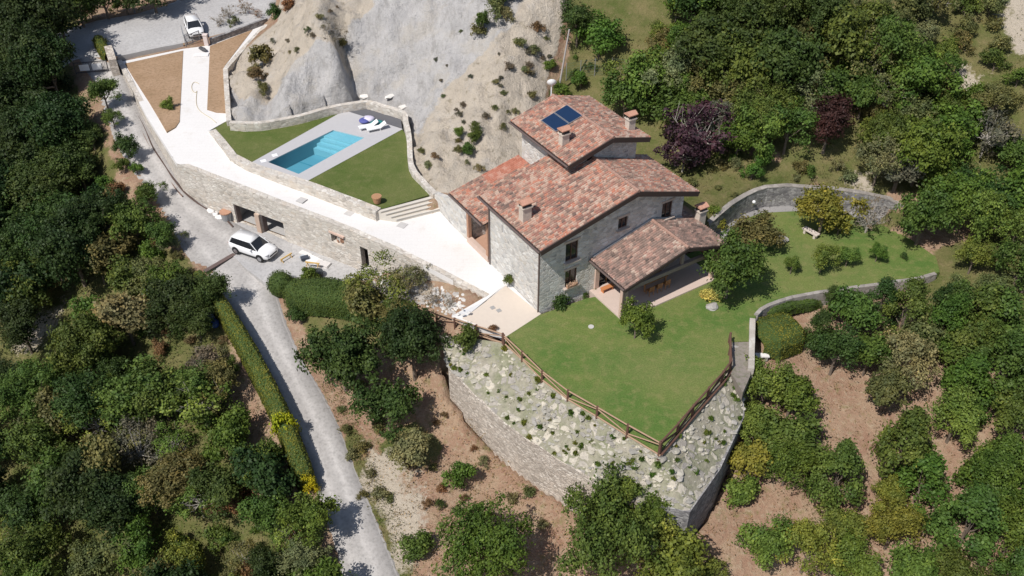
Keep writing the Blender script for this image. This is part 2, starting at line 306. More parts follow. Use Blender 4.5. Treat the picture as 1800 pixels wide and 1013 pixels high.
# ---------------- terrain ----------------
ctrl = [  # px, py, z
 (205, 108, .6), (150, 118, .5), (110, 60, 1.), (60, 90, -.5), (230, 30, .8), (340, 70, .9), (470, 30, 1.6), (320, 0, .8), (150, 0, -.5), (0, 0, -3), (0, 150, -5), (90, 200, -3.),
 (170, 180, -.4), (200, 250, -1.2), (250, 330, -2.6), (300, 400, -3.8), (345, 355, -3.2), (290, 290, -1.7), (395, 395, -4.), (450, 455, -4.1), (520, 445, -4.1), (370, 480, -4.4),
 (640, 475, -3.9), (700, 500, -2.6), (560, 480, -4.0), (770, 530, -1.2), (840, 560, -.7), (862, 578, -.6), (800, 580, -.7), (440, 560, -5.), (520, 660, -6.), (570, 780, -7.), (620, 880, -8.), (660, 1000, -9.),
 (150, 330, -5), (50, 400, -7.5), (200, 480, -6.5), (320, 560, -6.), (100, 600, -9.5), (250, 700, -9.), (0, 800, -13), (380, 720, -7.5), (450, 860, -8.8), (200, 900, -12.), (0, 1000, -15), (400, 1000, -11.5), (540, 980, -9.),
 (560, 520, -4.), (640, 560, -4.2), (520, 580, -5.), (600, 640, -5.5), (720, 600, -3.6), (640, 740, -6.6), (740, 660, -4.8),
 (784, 680, -4.6), (826, 742, -5.8), (867, 797, -6.8), (951, 864, -7.), (1015, 902, -7.2), (1205, 965, -7.2), (1261, 864, -6.), (1300, 790, -5.), (1330, 700, -3.6), (1330, 630, -2.2),
 (760, 850, -7.5), (900, 960, -8.4), (1050, 1000, -8.6), (750, 980, -8.8),
 (1400, 600, -2.2), (1450, 680, -3.2), (1370, 560, -1.7), (1450, 545, -1.4), (1550, 540, -1.1), (1640, 500, -.6), (1700, 470, .3), (1500, 760, -4.5), (1400, 880, -6.2), (1600, 900, -6), (1750, 700, -2.5), (1780, 950, -6), (1300, 1000, -7.8), (1600, 640, -2.5),
 (1264, 381, 1.9), (1314, 345, 1.9), (1349, 331, 2.), (1425, 331, 2.), (1511, 341, 1.9), (1563, 352, 1.6), (1620, 400, .4), (1680, 380, 1.2), (1750, 330, 2.5), (1790, 420, 1.5), (1650, 300, 2.8), (1240, 330, 1.6),
 (1160, 250, 1.6), (1210, 300, 1.8), (1120, 160, 4.2), (1250, 200, 4.2), (1400, 250, 4.2), (1550, 200, 6), (1700, 150, 8.), (1800, 50, 11), (1400, 120, 8), (1200, 60, 8), (1050, 60, 7.5), (1000, 140, 3.6), (1600, 60, 10), (1300, 0, 11.5), (1800, 200, 7.5),
 (900, 240, 2.6), (860, 200, 3.6), (900, 100, 6.6), (950, 20, 9.5), (800, 100, 5.8), (800, 320, 1.3), (760, 330, 1.3), (740, 280, 1.4), (760, 230, 1.9), (720, 190, 1.5), (640, 172, 1.5), (580, 186, 1.5), (500, 202, 1.5), (430, 205, 1.4), (405, 170, 1.2), (420, 110, 1.4), (470, 45, 1.8),
 (700, 80, 5.2), (720, 0, 8.5), (620, 0, 8.), (560, 60, 6.), (540, 130, 3.6), (470, 130, 2.6), (480, 90, 3.2), (520, 0, 5.), (850, 0, 9.5), (660, 140, 2.4), (840, 280, 1.9), (870, 265, 2.1)]
CP = np.array([P(*c) for c in ctrl])
far = [(-140, 60, -22), (-140, 140, -10), (-60, 20, -16), (0, 15, -14), (70, 20, -12), (140, 60, -2), (130, 130, 14), (60, 150, 26), (0, 150, 24), (-60, 150, 2), (-110, 30, -22), (110, 20, -10)]
CP = np.vstack([CP, np.array(far, float)])
# thin natural-ground spline
def tps(r2): return .5 * r2 * np.log(r2 + 1e-6)
_XY = CP[:, :2] / 20.; _n = len(CP); K = tps(((_XY[:, None] - _XY[None]) ** 2).sum(-1)) + np.eye(_n) * .004
Pm = np.c_[np.ones(_n), _XY]; Am = np.block([[K, Pm], [Pm.T, np.zeros((3, 3))]]); W = np.linalg.solve(Am, np.r_[CP[:, 2], 0, 0, 0])
def rbf(x, y):
    x = np.asarray(x, float) / 20; y = np.asarray(y, float) / 20; sh = x.shape; x = x.ravel(); y = y.ravel(); out = np.empty(x.size)
    for i in range(0, x.size, 20000):
        r2 = (x[i:i + 20000, None] - _XY[:, 0]) ** 2 + (y[i:i + 20000, None] - _XY[:, 1]) ** 2
        out[i:i + 20000] = tps(r2) @ W[:_n] + W[_n] + W[_n + 1] * x[i:i + 20000] + W[_n + 2] * y[i:i + 20000]
    return out.reshape(sh)
xs = np.concatenate([np.linspace(-260, -92, 22)[:-1], np.arange(-92, 92, .45), np.linspace(92, 260, 22)])
ys = np.concatenate([np.linspace(-60, 22, 14)[:-1], np.arange(22, 132, .45), np.linspace(132, 320, 24)])
GX, GY = np.meshgrid(xs, ys)
cxg = np.clip(GX, -130, 130); cyg = np.clip(GY, 14, 150)
GZ = rbf(cxg, cyg) + np.maximum(GY - 150, 0) * .15
# cliff relief
def world_line(l): return [P(*a) for a in l]
PXg, PYg = Q(np.stack([GX, GY, GZ], -1)); front = (GY > 20)
cliff_px = [(440, 75), (480, 40), (500, -60), (1000, -60), (985, 90), (960, 150), (955, 200), (940, 290), (850, 350), (765, 338), (745, 350), (705, 290), (690, 215), (640, 200), (580, 215), (500, 232), (400, 235), (380, 120)]
grey_px = [(385, 120), (390, 236), (500, 236), (580, 220), (640, 200), (690, 216), (735, 240), (770, 190), (830, 110), (900, 40), (920, -60), (640, -60), (660, 20), (600, 60), (615, 120), (560, 90), (500, 130), (470, 170), (430, 180)]
def soft(poly, feather=14, nz_=30):
    ins = inpoly(PXg, PYg, poly); d = segdist(PXg, PYg, list(poly) + [poly[0]]); s = np.where(ins, d, -d) + nz_ * fbm(GX, GY, .3, 5)
    return np.clip(.5 + s / feather, 0, 1) * front
m_cliff = soft(cliff_px); m_grey = soft(grey_px, 20)
def softin(poly, f=26):
    ins = inpoly(PXg, PYg, poly); d = segdist(PXg, PYg, list(poly) + [poly[0]]); return np.clip(d / f, 0, 1) * ins * front
ci = softin(cliff_px)
rid = 1 - np.abs(fbm(GX, GY * .45, .28, 6)) * 4; GZ = GZ + ci * (rid * 1.1 - .7) + ci * fbm(GX * 1.2, GY * 1.6, .7, 5) * 1.5
def bumpline(l, wd, h):
    global GZ
    w = [P(*a) for a in l]; GZ = GZ + h * np.exp(-(segdist(GX, GY, w) / wd) ** 2)
bumpline([(600, 175, 2), (595, 120, 4), (570, 60, 6), (560, 10, 7)], 1.7, 1.9)
bumpline([(628, 172, 2), (622, 135, 3.2), (612, 100, 5), (600, 60, 6)], .8, -2.4)
bumpline([(520, 175, 2), (545, 110, 4), (560, 60, 6)], 2.2, .9)
bumpline([(655, 160, 2), (670, 110, 4), (690, 60, 6)], 1.1, .5)
GZ += fbm(GX, GY, .25, 5) * .5 * (1 - ci)
def lower(poly, zt, mode='min'):
    global GZ
    ins = inpoly(GX, GY, [(p[0], p[1]) for p in poly]); z = zt if np.isscalar(zt) else zt
    GZ = np.where(ins, np.minimum(GZ, z), GZ)
C0 = P(948, 549, 0); _a = R(32.37); AU = np.array([math.cos(_a), math.sin(_a), 0]); BV = np.array([-AU[1], AU[0], 0])
def H(u, v, h=0.): return C0 + AU * u + BV * v + np.array([0, 0, h])
lower(PT, -.6); lower(PPOOL, -1.2); lower(PLAWN, -.7)
lower([np.array([*(P(a, b, -4)[:2] + np.array(o_)), 0]) for a, b, o_ in [(405, 388, (0, 0)), (405, 388, (4, 7)), (655, 480, (4, 7)), (655, 480, (0, 0))]], -4.3)
lower([P(a, b, -4) for a, b in [(398, 370), (470, 402), (520, 422), (655, 474), (655, 492), (600, 494), (560, 487), (515, 487), (480, 492), (450, 470), (405, 420)]], -4.12)
lower([H(0, -2), H(6, -2), H(15, -5), H(15, 1), H(0, 1)], -.6)
lower([H(-1.2, -.6), H(1, -.6), H(1, 12), H(-1.2, 12)], -.6)
lower([H(0, 0), H(15, 0), H(15, 6), H(13, 13.), H(1, 13.), H(.5, 18)], -.3)
SLP = [P(*a) for a in slope_top] + [P(*a) for a in slope_bot[::-1]]
lower(SLP, -7.5); lower([P(880, 600), P(952, 551), P(1285, 601), P(1158, 796)], -7.5)
# wall-top side kept at foot height
# driveway and road polygons
dr_l = [(128, 88, .7), (150, 120, .5), (165, 150, .1), (185, 200, -.5), (205, 255, -1.2), (238, 305, -2.), (268, 350, -2.9), (300, 395, -3.6), (325, 440, -4.), (345, 475, -4.3), (385, 510, -4.6), (425, 570, -5.1), (462, 640, -5.8), (497, 720, -6.5), (540, 800, -7.2), (568, 880, -7.9), (592, 960, -8.6), (620, 1080, -9.6)]
dr_r = [(196, 112, .6), (212, 128, .5), (226, 160, .1), (246, 205, -.5), (266, 240, -1.1), (300, 290, -1.9), (333, 340, -2.8), (372, 372, -3.5), (420, 398, -4.), (520, 445, -4.05), (475, 500, -4.5), (492, 560, -5.), (520, 625, -5.7), (560, 690, -6.3), (592, 750, -6.9), (622, 835, -7.6), (660, 925, -8.4), (712, 1060, -9.5)]
DL = smoothpath([P(*a) for a in dr_l], 2); DR = smoothpath([P(*a) for a in dr_r], 2)
def resample(path, n):
    path = np.array(path); d = np.r_[0, np.cumsum(np.linalg.norm(np.diff(path[:, :2], axis=0), axis=1))]; t = np.linspace(0, d[-1], n)
    return np.stack([np.interp(t, d, path[:, k]) for k in range(3)], 1)
def strip_pair(a_px, b_px, n):     # keeps the pairing of control points
    m = len(a_px); A_ = np.array([P(*x) for x in a_px]); B_ = np.array([P(*x) for x in b_px]); t = np.linspace(0, m - 1, n)
    return [np.stack([np.interp(t, range(m), X[:, k]) for k in range(3)], 1) for X in (A_, B_)]
NS = 110; SA, SB = strip_pair(dr_l, dr_r, NS)
for k in range(6):   # smooth along
    for X in (SA, SB): X[1:-1] = (X[:-2] + 2 * X[1:-1] + X[2:]) / 4
DPOLY = list(SA) + list(SB[::-1])
def flatten_strip(SA, SB, drop, feather=3.):
    global GZ
    c = (SA + SB) / 2; hw = np.linalg.norm((SA - SB)[:, :2], axis=1) / 2
    x = GX.ravel(); y = GY.ravel(); z = GZ.ravel().copy()
    ok = (x > c[:, 0].min() - 12) & (x < c[:, 0].max() + 12) & (y > c[:, 1].min() - 12) & (y < c[:, 1].max() + 12); idx = np.where(ok)[0]
    for s in range(0, len(idx), 8000):
        ii = idx[s:s + 8000]; d2 = (x[ii, None] - c[:, 0]) ** 2 + (y[ii, None] - c[:, 1]) ** 2; k = d2.argmin(1); d = np.sqrt(d2[np.arange(len(ii)), k])
        ins = inpoly(x[ii], y[ii], [(p[0], p[1]) for p in list(SA) + list(SB[::-1])])
        dd = np.minimum(segdist(x[ii], y[ii], SA), segdist(x[ii], y[ii], SB)); w = np.where(ins, 1, np.clip(1 - dd / feather, 0, 1)); w = w * w * (3 - 2 * w)
        z[ii] = z[ii] * (1 - w) + (c[k, 2] - drop) * w
    GZ = z.reshape(GZ.shape)
PATHW = [P(*a) + np.array([-.05, .5, 0]) for a in [(1240, 402, 1.2), (1264, 381, 1.7), (1288, 361, 1.9), (1314, 345, 1.9), (1349, 331, 2.), (1385, 329, 2.), (1425, 331, 2.), (1470, 335, 1.95), (1511, 341, 1.9), (1563, 352, 1.6)]] + [P(a, b) for a, b in [(1575, 385), (1530, 392), (1470, 378), (1407, 374), (1338, 378), (1310, 388), (1283, 406), (1260, 430)]]
lower(PATHW, -.3)
SAV = GZ.copy(); flatten_strip(SA, SB, .13)
rd_a = [(60, 80, .8), (106, 57, .9), (168, 37, .95), (235, 27, 1.), (302, 7, 1.), (360, -25, 1.1), (400, -70, 1.2)]
rd_b = [(90, 130, .7), (130, 100, .7), (200, 98, .75), (325, 73, .85), (399, 52, .95), (472, 36, 1.1), (500, -60, 1.4)]
RA, RB = strip_pair(rd_a, rd_b, 60)
for k in range(5):
    for X in (RA, RB): X[1:-1] = (X[:-2] + 2 * X[1:-1] + X[2:]) / 4
flatten_strip(RA, RB, .18, 2.)
# keep platforms lowered after flattening
lower(PT, -.6)
fx = (xs, ys)
def zg(x, y):   # bilinear lookup in the grid
    i = np.clip(np.searchsorted(xs, x) - 1, 0, len(xs) - 2); j = np.clip(np.searchsorted(ys, y) - 1, 0, len(ys) - 2)
    tx = (x - xs[i]) / (xs[i + 1] - xs[i]); ty = (y - ys[j]) / (ys[j + 1] - ys[j])
    return (GZ[j, i] * (1 - tx) + GZ[j, i + 1] * tx) * (1 - ty) + (GZ[j + 1, i] * (1 - tx) + GZ[j + 1, i + 1] * tx) * ty
PLATS = [(PT, .3), (PPOOL, .9), (PATHW, 0.), (PLAWN, 0.)]
PL_TOP = [P(*a) for a in slope_top]; PL_BOT = [P(*a) for a in slope_bot]
GS = GZ.copy()
for _pl, _z in PLATS:
    GS = np.where(inpoly(GX, GY, _pl), _z, GS)
_i = inpoly(GX, GY, SLP); _a = segdist(GX, GY, PL_TOP); _b = segdist(GX, GY, PL_BOT); GS = np.where(_i, -.15 - 2.8 * _a / (_a + _b), GS)
GSL = GS.tolist(); xsl = xs.tolist(); ysl = ys.tolist()
from bisect import bisect
def ground(x, y):
    i = min(max(bisect(xsl, x) - 1, 0), len(xsl) - 2); j = min(max(bisect(ysl, y) - 1, 0), len(ysl) - 2)
    tx = (x - xsl[i]) / (xsl[i + 1] - xsl[i]); ty = (y - ysl[j]) / (ysl[j + 1] - ysl[j])
    return (GSL[j][i] * (1 - tx) + GSL[j][i + 1] * tx) * (1 - ty) + (GSL[j + 1][i] * (1 - tx) + GSL[j + 1][i + 1] * tx) * ty
def hit(px, py, h=0.):   # ground point such that a point h above it is seen at the pixel
    d = ray(px, py); lo = 20 / FPX; 
    t = 25. / FPX; d = [float(q) for q in d]
    for k in range(900):
        p = (d[0] * t, d[1] * t, CAMH + d[2] * t)
        if p[2] <= ground(p[0], p[1]) + h:
            a = t - .25 / FPX; b = t
            for _ in range(12):
                m = (a + b) / 2; q = CAM + np.array(d) * m
                if q[2] <= ground(q[0], q[1]) + h: b = m
                else: a = m
            q = CAM + np.array(d) * b; return np.array([q[0], q[1], q[2] - h])
        t += .25 / FPX * (1 if p[2] < 20 else 4)
    return CAM + np.array(d) * t
def mpp(p):  # pixels per metre at a point
    return FPX / ((np.asarray(p) - CAM) @ FW)
# surface masks
PXg, PYg = Q(np.stack([GX, GY, np.clip(GZ, -30, 60)], -1))
green = np.zeros_like(GX)
gr_px = [[(-200, 400), (170, 380), (310, 440), (390, 560), (410, 700), (420, 830), (470, 900), (560, 930), (600, 1100), (-200, 1100)], [(1060, 100), (1170, 110), (1300, 250), (1450, 300), (1420, 330), (1600, 370), (1620, 400), (1560, 400), (1500, 345), (1340, 350), (1262, 400), (1215, 380), (1100, 260), (960, 170), (990, 110)],
         [(1000, -60), (1900, -60), (1900, 330), (1560, 340), (1420, 325), (1250, 200), (1100, 150), (1000, 120)],
         [(500, 540), (720, 560), (760, 600), (640, 620), (560, 590)],
         [(590, 780), (620, 750), (700, 900), (720, 1013), (700, 1060), (650, 900)], [(-200, -80), (100, -80), (140, 150), (200, 300), (140, 420), (-200, 420)],
         [(660, 770), (740, 720), (760, 800), (690, 830)], [(100, 30), (300, -60), (100, -60)], [(1550, 470), (1700, 420), (1900, 420), (1900, 620), (1650, 560)]]
for p in gr_px: green = np.maximum(green, soft(p, 40, 90))
green *= (1 - m_cliff)
pale = np.zeros_like(GX)
for p in [[(620, 780), (700, 800), (760, 870), (720, 1000), (690, 1000)], [(60, 480), (140, 490), (100, 590), (40, 600)], [(1480, 290), (1530, 300), (1540, 340), (1490, 335)], [(1690, 270), (1740, 270), (1740, 310), (1690, 300)], [(1720, -60), (1850, -60), (1850, 130), (1780, 80)], [(1640, 60), (1720, 90), (1700, 160), (1660, 140)], [(640, 470), (760, 500), (830, 560), (700, 540)]]:
    pale = np.maximum(pale, soft(p, 60, 140) * .68)
nV = GX.size; V = np.stack([GX.ravel(), GY.ravel(), GZ.ravel()], 1); ny, nx = GX.shape
ii = (np.arange(ny - 1)[:, None] * nx + np.arange(nx - 1)[None]).ravel(); Fq = np.stack([ii, ii + 1, ii + nx + 1, ii + nx], 1)
me = bpy.data.meshes.new('hillside'); me.vertices.add(nV); me.vertices.foreach_set('co', V.ravel().astype(np.float32))
me.loops.add(Fq.size); me.loops.foreach_set('vertex_index', Fq.ravel().astype(np.int32)); me.polygons.add(len(Fq))
me.polygons.foreach_set('loop_start', np.arange(0, Fq.size, 4, dtype=np.int32)); me.polygons.foreach_set('use_smooth', np.ones(len(Fq), bool)); me.update(); me.validate()
at = me.color_attributes.new('soil', 'FLOAT_COLOR', 'POINT')
cc = np.stack([m_cliff, m_grey * m_cliff, green, pale], -1).reshape(-1, 4).astype(np.float32)
at.data.foreach_set('color', cc.ravel())
def groundmat():
    n = NT('hillside_soil'); a = n.node('Attribute', attribute_name='soil'); sp = n.node('SeparateColor'); n.link(a.outputs['Color'], sp.inputs[0])
    v = n.coord(); n1 = n.noise(v, .5, 6, .65); n2 = n.noise(v, 3, 5, .7); n3 = n.noise(v, 9, 4, .7); big = n.noise(v, .12, 4)
    def edge(m, k=.5): return n.ramp(n.math('ADD', m, n.math('MULTIPLY', n.math('SUBTRACT', n2, .5), k)), [(.4, 0), (.6, 1)])
    dirt = n.mix(n.ramp(n1, [(.35, 0), (.65, 1)]), (.3, .18, .125), (.38, .27, .185)); dirt = n.mix(n.ramp(n2, [(.5, 0), (.75, 1)]), dirt, (.42, .34, .24)); dirt = n.mix(n.ramp(n.noise(v, 1.3, 5, .7), [(.55, 0), (.72, .85)]), dirt, (.17, .17, .06))
    grass = n.mix(n.ramp(n1, [(.35, 0), (.65, 1)]), (.1, .12, .036), (.19, .165, .075)); grass = n.mix(n.ramp(n2, [(.55, 0), (.8, .8)]), grass, (.26, .2, .12))
    clay = n.mix(n.ramp(n1, [(.3, 0), (.7, 1)]), (.6, .53, .44), (.52, .45, .365)); clay = n.mix(n.ramp(n3, [(.5, 0), (.8, .7)]), clay, (.4, .34, .27)); clay = n.mix(n.ramp(n.noise(v, 1.1, 6, .75), [(.56, 0), (.66, .7)]), clay, (.27, .23, .16))
    vs = n.coord(scale=(1, .5, 3)); st = n.noise(vs, 1.6, 6, .75)
    marl = n.mix(n.ramp(n1, [(.35, 0), (.65, 1)]), (.47, .455, .445), (.56, .54, .525)); marl = n.mix(n.ramp(st, [(.55, 0), (.68, .75)]), marl, (.3, .29, .285)); marl = n.mix(n.ramp(n3, [(.55, 0), (.8, .6)]), marl, (.34, .33, .33))
    c = n.mix(edge(sp.outputs[2], .9), dirt, grass); c = n.mix(edge(a.outputs['Alpha'], .9), c, (.46, .4, .32))
    wv = n.node('VectorMath', operation='ADD'); n.link(n.coord(scale=(.8, .5, 1.6)), wv.inputs[0]); nzc = n.node('TexNoise'); n.link(v, nzc.inputs['Vector']); nzc.inputs['Scale'].default_value = .5; nzc.inputs['Detail'].default_value = 5
    wsc = n.node('VectorMath', operation='SCALE'); n.link(nzc.outputs[1], wsc.inputs[0]); wsc.inputs['Scale'].default_value = 2.2; n.link(wsc.outputs[0], wv.inputs[1])
    rn = n.node('TexNoise', noise_type='RIDGED_MULTIFRACTAL'); n.link(wv.outputs[0], rn.inputs['Vector']); rn.inputs['Scale'].default_value = .45; rn.inputs['Detail'].default_value = 6; rn.inputs['Roughness'].default_value = .6; cm_ = n.math('MULTIPLY', n.ramp(rn.outputs[0], [(.55, 0), (.85, 1)]), n.ramp(n.noise(v, .2, 4), [(.46, 0), (.6, .55)]))
    marl = n.mix(cm_, marl, (.27, .26, .255)); blot = n.noise(v, .28, 6, .7); stk = n.noise(n.coord(scale=(1, .22, .5)), 1.5, 7, .72); marl = n.mix(n.ramp(stk, [(.5, 0), (.62, .6)]), marl, (.33, .315, .3)); marl = n.mix(n.ramp(blot, [(.5, 0), (.62, .45)]), marl, (.52, .47, .4)); clay = n.mix(n.ramp(stk, [(.5, 0), (.64, .6)]), clay, (.42, .375, .32)); clay = n.mix(n.ramp(blot, [(.54, 0), (.66, .5)]), clay, (.5, .475, .45))
    rock = n.mix(edge(sp.outputs[1], .8), clay, marl); c = n.mix(edge(sp.outputs[0], .7), c, rock)
    c = n.mix(.8, c, n.ramp(n3, [(.3, .78), (.7, 1.15)]), 'MULTIPLY')
    n.col(c); hh = n.math('ADD', n.math('MULTIPLY', n2, .7), n.math('MULTIPLY', n3, .4)); ch_ = n.math('MULTIPLY', sp.outputs[0], n.math('ADD', n.math('MULTIPLY', n.noise(n.coord(scale=(1, .6, 1)), .8, 9, .74), 3.2), n.math('MULTIPLY', rn.outputs[0], -1.1))); n.bump(n.math('ADD', hh, ch_), .8, .3); n.b.inputs['Roughness'].default_value = 1; n.b.inputs['Specular IOR Level'].default_value = .05
    return n.m
me.materials.append(groundmat()); terr = bpy.data.objects.new('hillside', me); link(terr); tag(terr, kind='structure')
def strip_mesh(name, SA, SB, mat, nc=8, dz=0., crown=.04, skirt=.5, rag=.0):
    V = []; Fc = []; n = len(SA)
    for i in range(n):
        for k in range(nc + 1):
            t = k / nc; p = SA[i] * (1 - t) + SB[i] * t
            if k in (0, nc) and rag: dn = (SA[i] - SB[i]); dn = dn / np.linalg.norm(dn) * random.uniform(-rag, rag); p = p + dn
            V.append((p[0], p[1], p[2] + dz + crown * (1 - (2 * t - 1) ** 2)))
    for i in range(n - 1):
        for k in range(nc): a = i * (nc + 1) + k; Fc.append((a, a + nc + 1, a + nc + 2, a + 1))
    AC = [k / nc for i in range(n) for k in range(nc + 1)]; b0 = len(V)
    for i in range(n):
        d_ = (SA[i] - SB[i]); d_ = d_ / np.linalg.norm(d_[:2]) * .5
        for p, s in ((SA[i], 1), (SB[i], -1)): V.append((p[0] + s * d_[0], p[1] + s * d_[1], p[2] - .32 + dz)); AC.append(0)
    for i in range(n - 1):
        a, b = i * (nc + 1), b0 + 2 * i; Fc.append((b, b + 2, a + nc + 1, a)); Fc.append((a + nc, a + 2 * nc + 1, b + 3, b + 1))
    o = raw(name, V, Fc, mat, None, True); at = o.data.attributes.new('across', 'FLOAT', 'POINT'); at.data.foreach_set('value', AC); return o
tag(strip_mesh('driveway', SA, SB, M_drive, rag=.03), kind='structure')
tag(strip_mesh('road', RA, RB, M_road, nc=10, dz=.05, rag=.1), kind='structure')
#==PART2==
# ================= hard surfaces =================
tag(slab('terrace_paving', PT, M_white, .5), kind='structure')
patio_px = [(889, 502), (951, 552), (891, 591), (812, 560)]
tag(slab('patio', [P(a, b, .02) for a, b in patio_px], M_patio, .2), kind='structure')
tag(slab('paving_strip', [P(a, b, .03) for a, b in [(794, 555), (856.5, 528), (884, 504), (889, 502), (820, 556)]], simple('pale_slab', (.62, .62, .62)), .3), kind='structure')
def bed(name, px, mat, dz=.012):
    z = lambda a, b: .9
    tag(slab(name, [P(a, b, z(a, b) + dz) for a, b in px], mat, .2), kind='structure')
bed('planting_bed', [(219, 112), (322, 89), (317, 190), (315.6, 214), (308, 224), (293, 232), (262, 180), (235, 138)], M_bed, .04)
bed('planting_bed', [(369, 81), (444, 52), (394, 117), (399, 199), (380, 198), (364, 193)], M_bed, .04)
# lawns
def flat(name, px, z, mat, depth=.3): tag(slab(name, [P(a, b, z) for a, b in px], mat, depth), kind='structure')
flat('lawn', lawn_px, 0., M_lawn, .7)
flat('lawn', [(374, 228), (400.6, 212), (443, 217), (499, 211), (579, 191), (602, 206), (440, 287), (432, 291), (405, 277), (372, 232)], .9, M_plawn)
flat('lawn', [(531, 324), (706, 226.5), (716, 240), (722, 288), (743, 318), (764, 340), (660, 371), (617, 357)], .9, M_plawn)
# gravel path under the upper garden wall
GW = [P(*a) for a in [(1240, 402, 1.2), (1264, 381, 1.7), (1288, 361, 1.9), (1314, 345, 1.9), (1349, 331, 2.), (1385, 329, 2.), (1425, 331, 2.), (1470, 335, 1.95), (1511, 341, 1.9), (1563, 352, 1.6), (1590, 366, 1.2)]]
tag(slab('forecourt', [np.r_[P(a, b, -4)[:2], -4.035] for a, b in [(392, 376), (404, 384), (470, 408), (515, 428), (580, 452), (655, 480), (655, 492), (600, 494), (560, 487), (515, 487), (490, 492), (470, 500), (430, 470), (400, 440), (390, 400)]], M_road, .5), kind='structure')
# ================= pool =================
za = .92
pw = [P(471, 285, za), P(586, 228.6, za), P(640.6, 242, za), P(525, 306, za)]; po = [P(438, 288, za), P(606, 194, za), P(708, 227, za), P(530, 324, za)]
V = pw + po; tag(raw('pool_deck', V, [(4, 5, 1, 0), (5, 6, 2, 1), (6, 7, 3, 2), (7, 4, 0, 3)], M_deck), kind='structure')
flat('paving_strip', [(608.6, 195), (634, 189), (646, 186), (704, 206), (707, 226)], .927, M_char, .02)
pool = empty('swimming_pool', tuple((pw[0] + pw[2]) / 2)); tag(pool, 'long rectangular swimming pool of turquoise water with steps at its far end', 'pool')
pc = np.array((pw[0] + pw[2]) / 2); pl = [p - pc for p in pw]; dn = np.array([0, 0, 1.])
def lerp(a, b, t): return a * (1 - t) + b * t
tilew = simple('pool_mosaic', (.34, .45, .48), .5, vary=.06, nsc=10); tiles_ = simple('pool_step_stone', (.6, .64, .64), .5, vary=.05)
dp = 1.55
bot = [p - dn * dp for p in pl]
raw('basin', pl + bot, [(4, 7, 6, 5), (0, 1, 5, 4), (1, 2, 6, 5), (2, 3, 7, 6), (3, 0, 4, 7)], tilew, pool)
for t0, t1, zz in ((.66, 1, -.85), (.72, 1, -.55), (.78, 1, -.32), (.84, 1, -.14)):
    q = [lerp(pl[0], pl[1], t0), lerp(pl[0], pl[1], .999), lerp(pl[3], pl[2], .999), lerp(pl[3], pl[2], t0)]; q = [lerp(p, (q[0] + q[2]) / 2, .004) for p in q]
    raw('step', [p + dn * zz for p in q] + [p - dn * (dp - .02) for p in q], [(3, 2, 1, 0), (0, 1, 5, 4), (1, 2, 6, 5), (2, 3, 7, 6), (3, 0, 4, 7)], tiles_, pool)
def watermat():
    n = NT('pool_water'); t = n.node('BsdfTransparent'); t.inputs[0].default_value = (.5, .82, .93, 1); g = n.node('BsdfGlossy'); g.inputs['Roughness'].default_value = .03
    fr = n.node('Fresnel'); fr.inputs[0].default_value = 1.33; ms = n.node('MixShader'); n.link(fr.outputs[0], ms.inputs[0]); n.link(t.outputs[0], ms.inputs[1]); n.link(g.outputs[0], ms.inputs[2])
    v = n.coord(); b = n.node('Bump'); b.inputs['Strength'].default_value = .15; b.inputs['Distance'].default_value = .05; n.link(n.noise(v, 2.5, 3), b.inputs['Height']); n.link(b.outputs[0], g.inputs['Normal'])
    n.link(ms.outputs[0], n.n['Material Output'].inputs[0]); return n.m
raw('water', [lerp(p, pl[0] * 0, .002) - dn * .1 for p in pl], [(0, 3, 2, 1)], watermat(), pool)
raw('edge_line', [lerp(pl[0], pl[1], .42) - dn * (dp - .03), lerp(pl[3], pl[2], .42) - dn * (dp - .03), lerp(pl[3], pl[2], .432) - dn * (dp - .03), lerp(pl[0], pl[1], .432) - dn * (dp - .03)], [(0, 1, 2, 3)], simple('line_tile', (.15, .35, .4)), pool)
# skimmers / deck fittings
for q in [(463, 283), (483, 273)]:
    tag(MB().box(tuple(P(*q, .935)), (.5, .5, .02), .5).build('skimmer_lid', M_whitep), 'white square skimmer lid at the %s of the pool deck' % ('near left corner' if q[0] < 470 else 'left edge'), 'lid')
# ================= retaining walls =================
def wpath(l, step=1., smooth=False):
    p = [np.r_[P(a, b, z)[:2], z, f] for a, b, z, f in l]
    return smoothpath(p, step) if smooth else densify(p, step)
gl = [(205, 106, 1.05, .0), (258, 205, .85, -1.5), (310, 287, .6, -3), (447, 340, .25, -4.6), (507, 363, .15, -5), (615, 405, .05, -5), (690, 438, .05, -4.5), (770, 478, .05, -3.2), (853, 522, .05, -1.8)]
tw = wall('terrace_wall', wpath(gl, 1.2), .5, M_wall, rough=.02, side=1)
tag(tw, 'long pale stone retaining wall with garage openings below the white terrace', 'retaining wall')
def segpt(px, py, a, b):
    a = P(*a); b = P(*b); t = (b - a)[:2]; t = t / np.linalg.norm(t); n = np.array([-t[1], t[0]]); d = ray(px, py); k = ((a[:2] - CAM[:2]) @ n) / (d[:2] @ n)
    return CAM + d * k, math.atan2(t[1], t[0])
G = [(310, 287, .5), (447, 340, .15), (507, 363, .1), (615, 405, 0), (690, 438, 0)]
cuts = []; frames = []
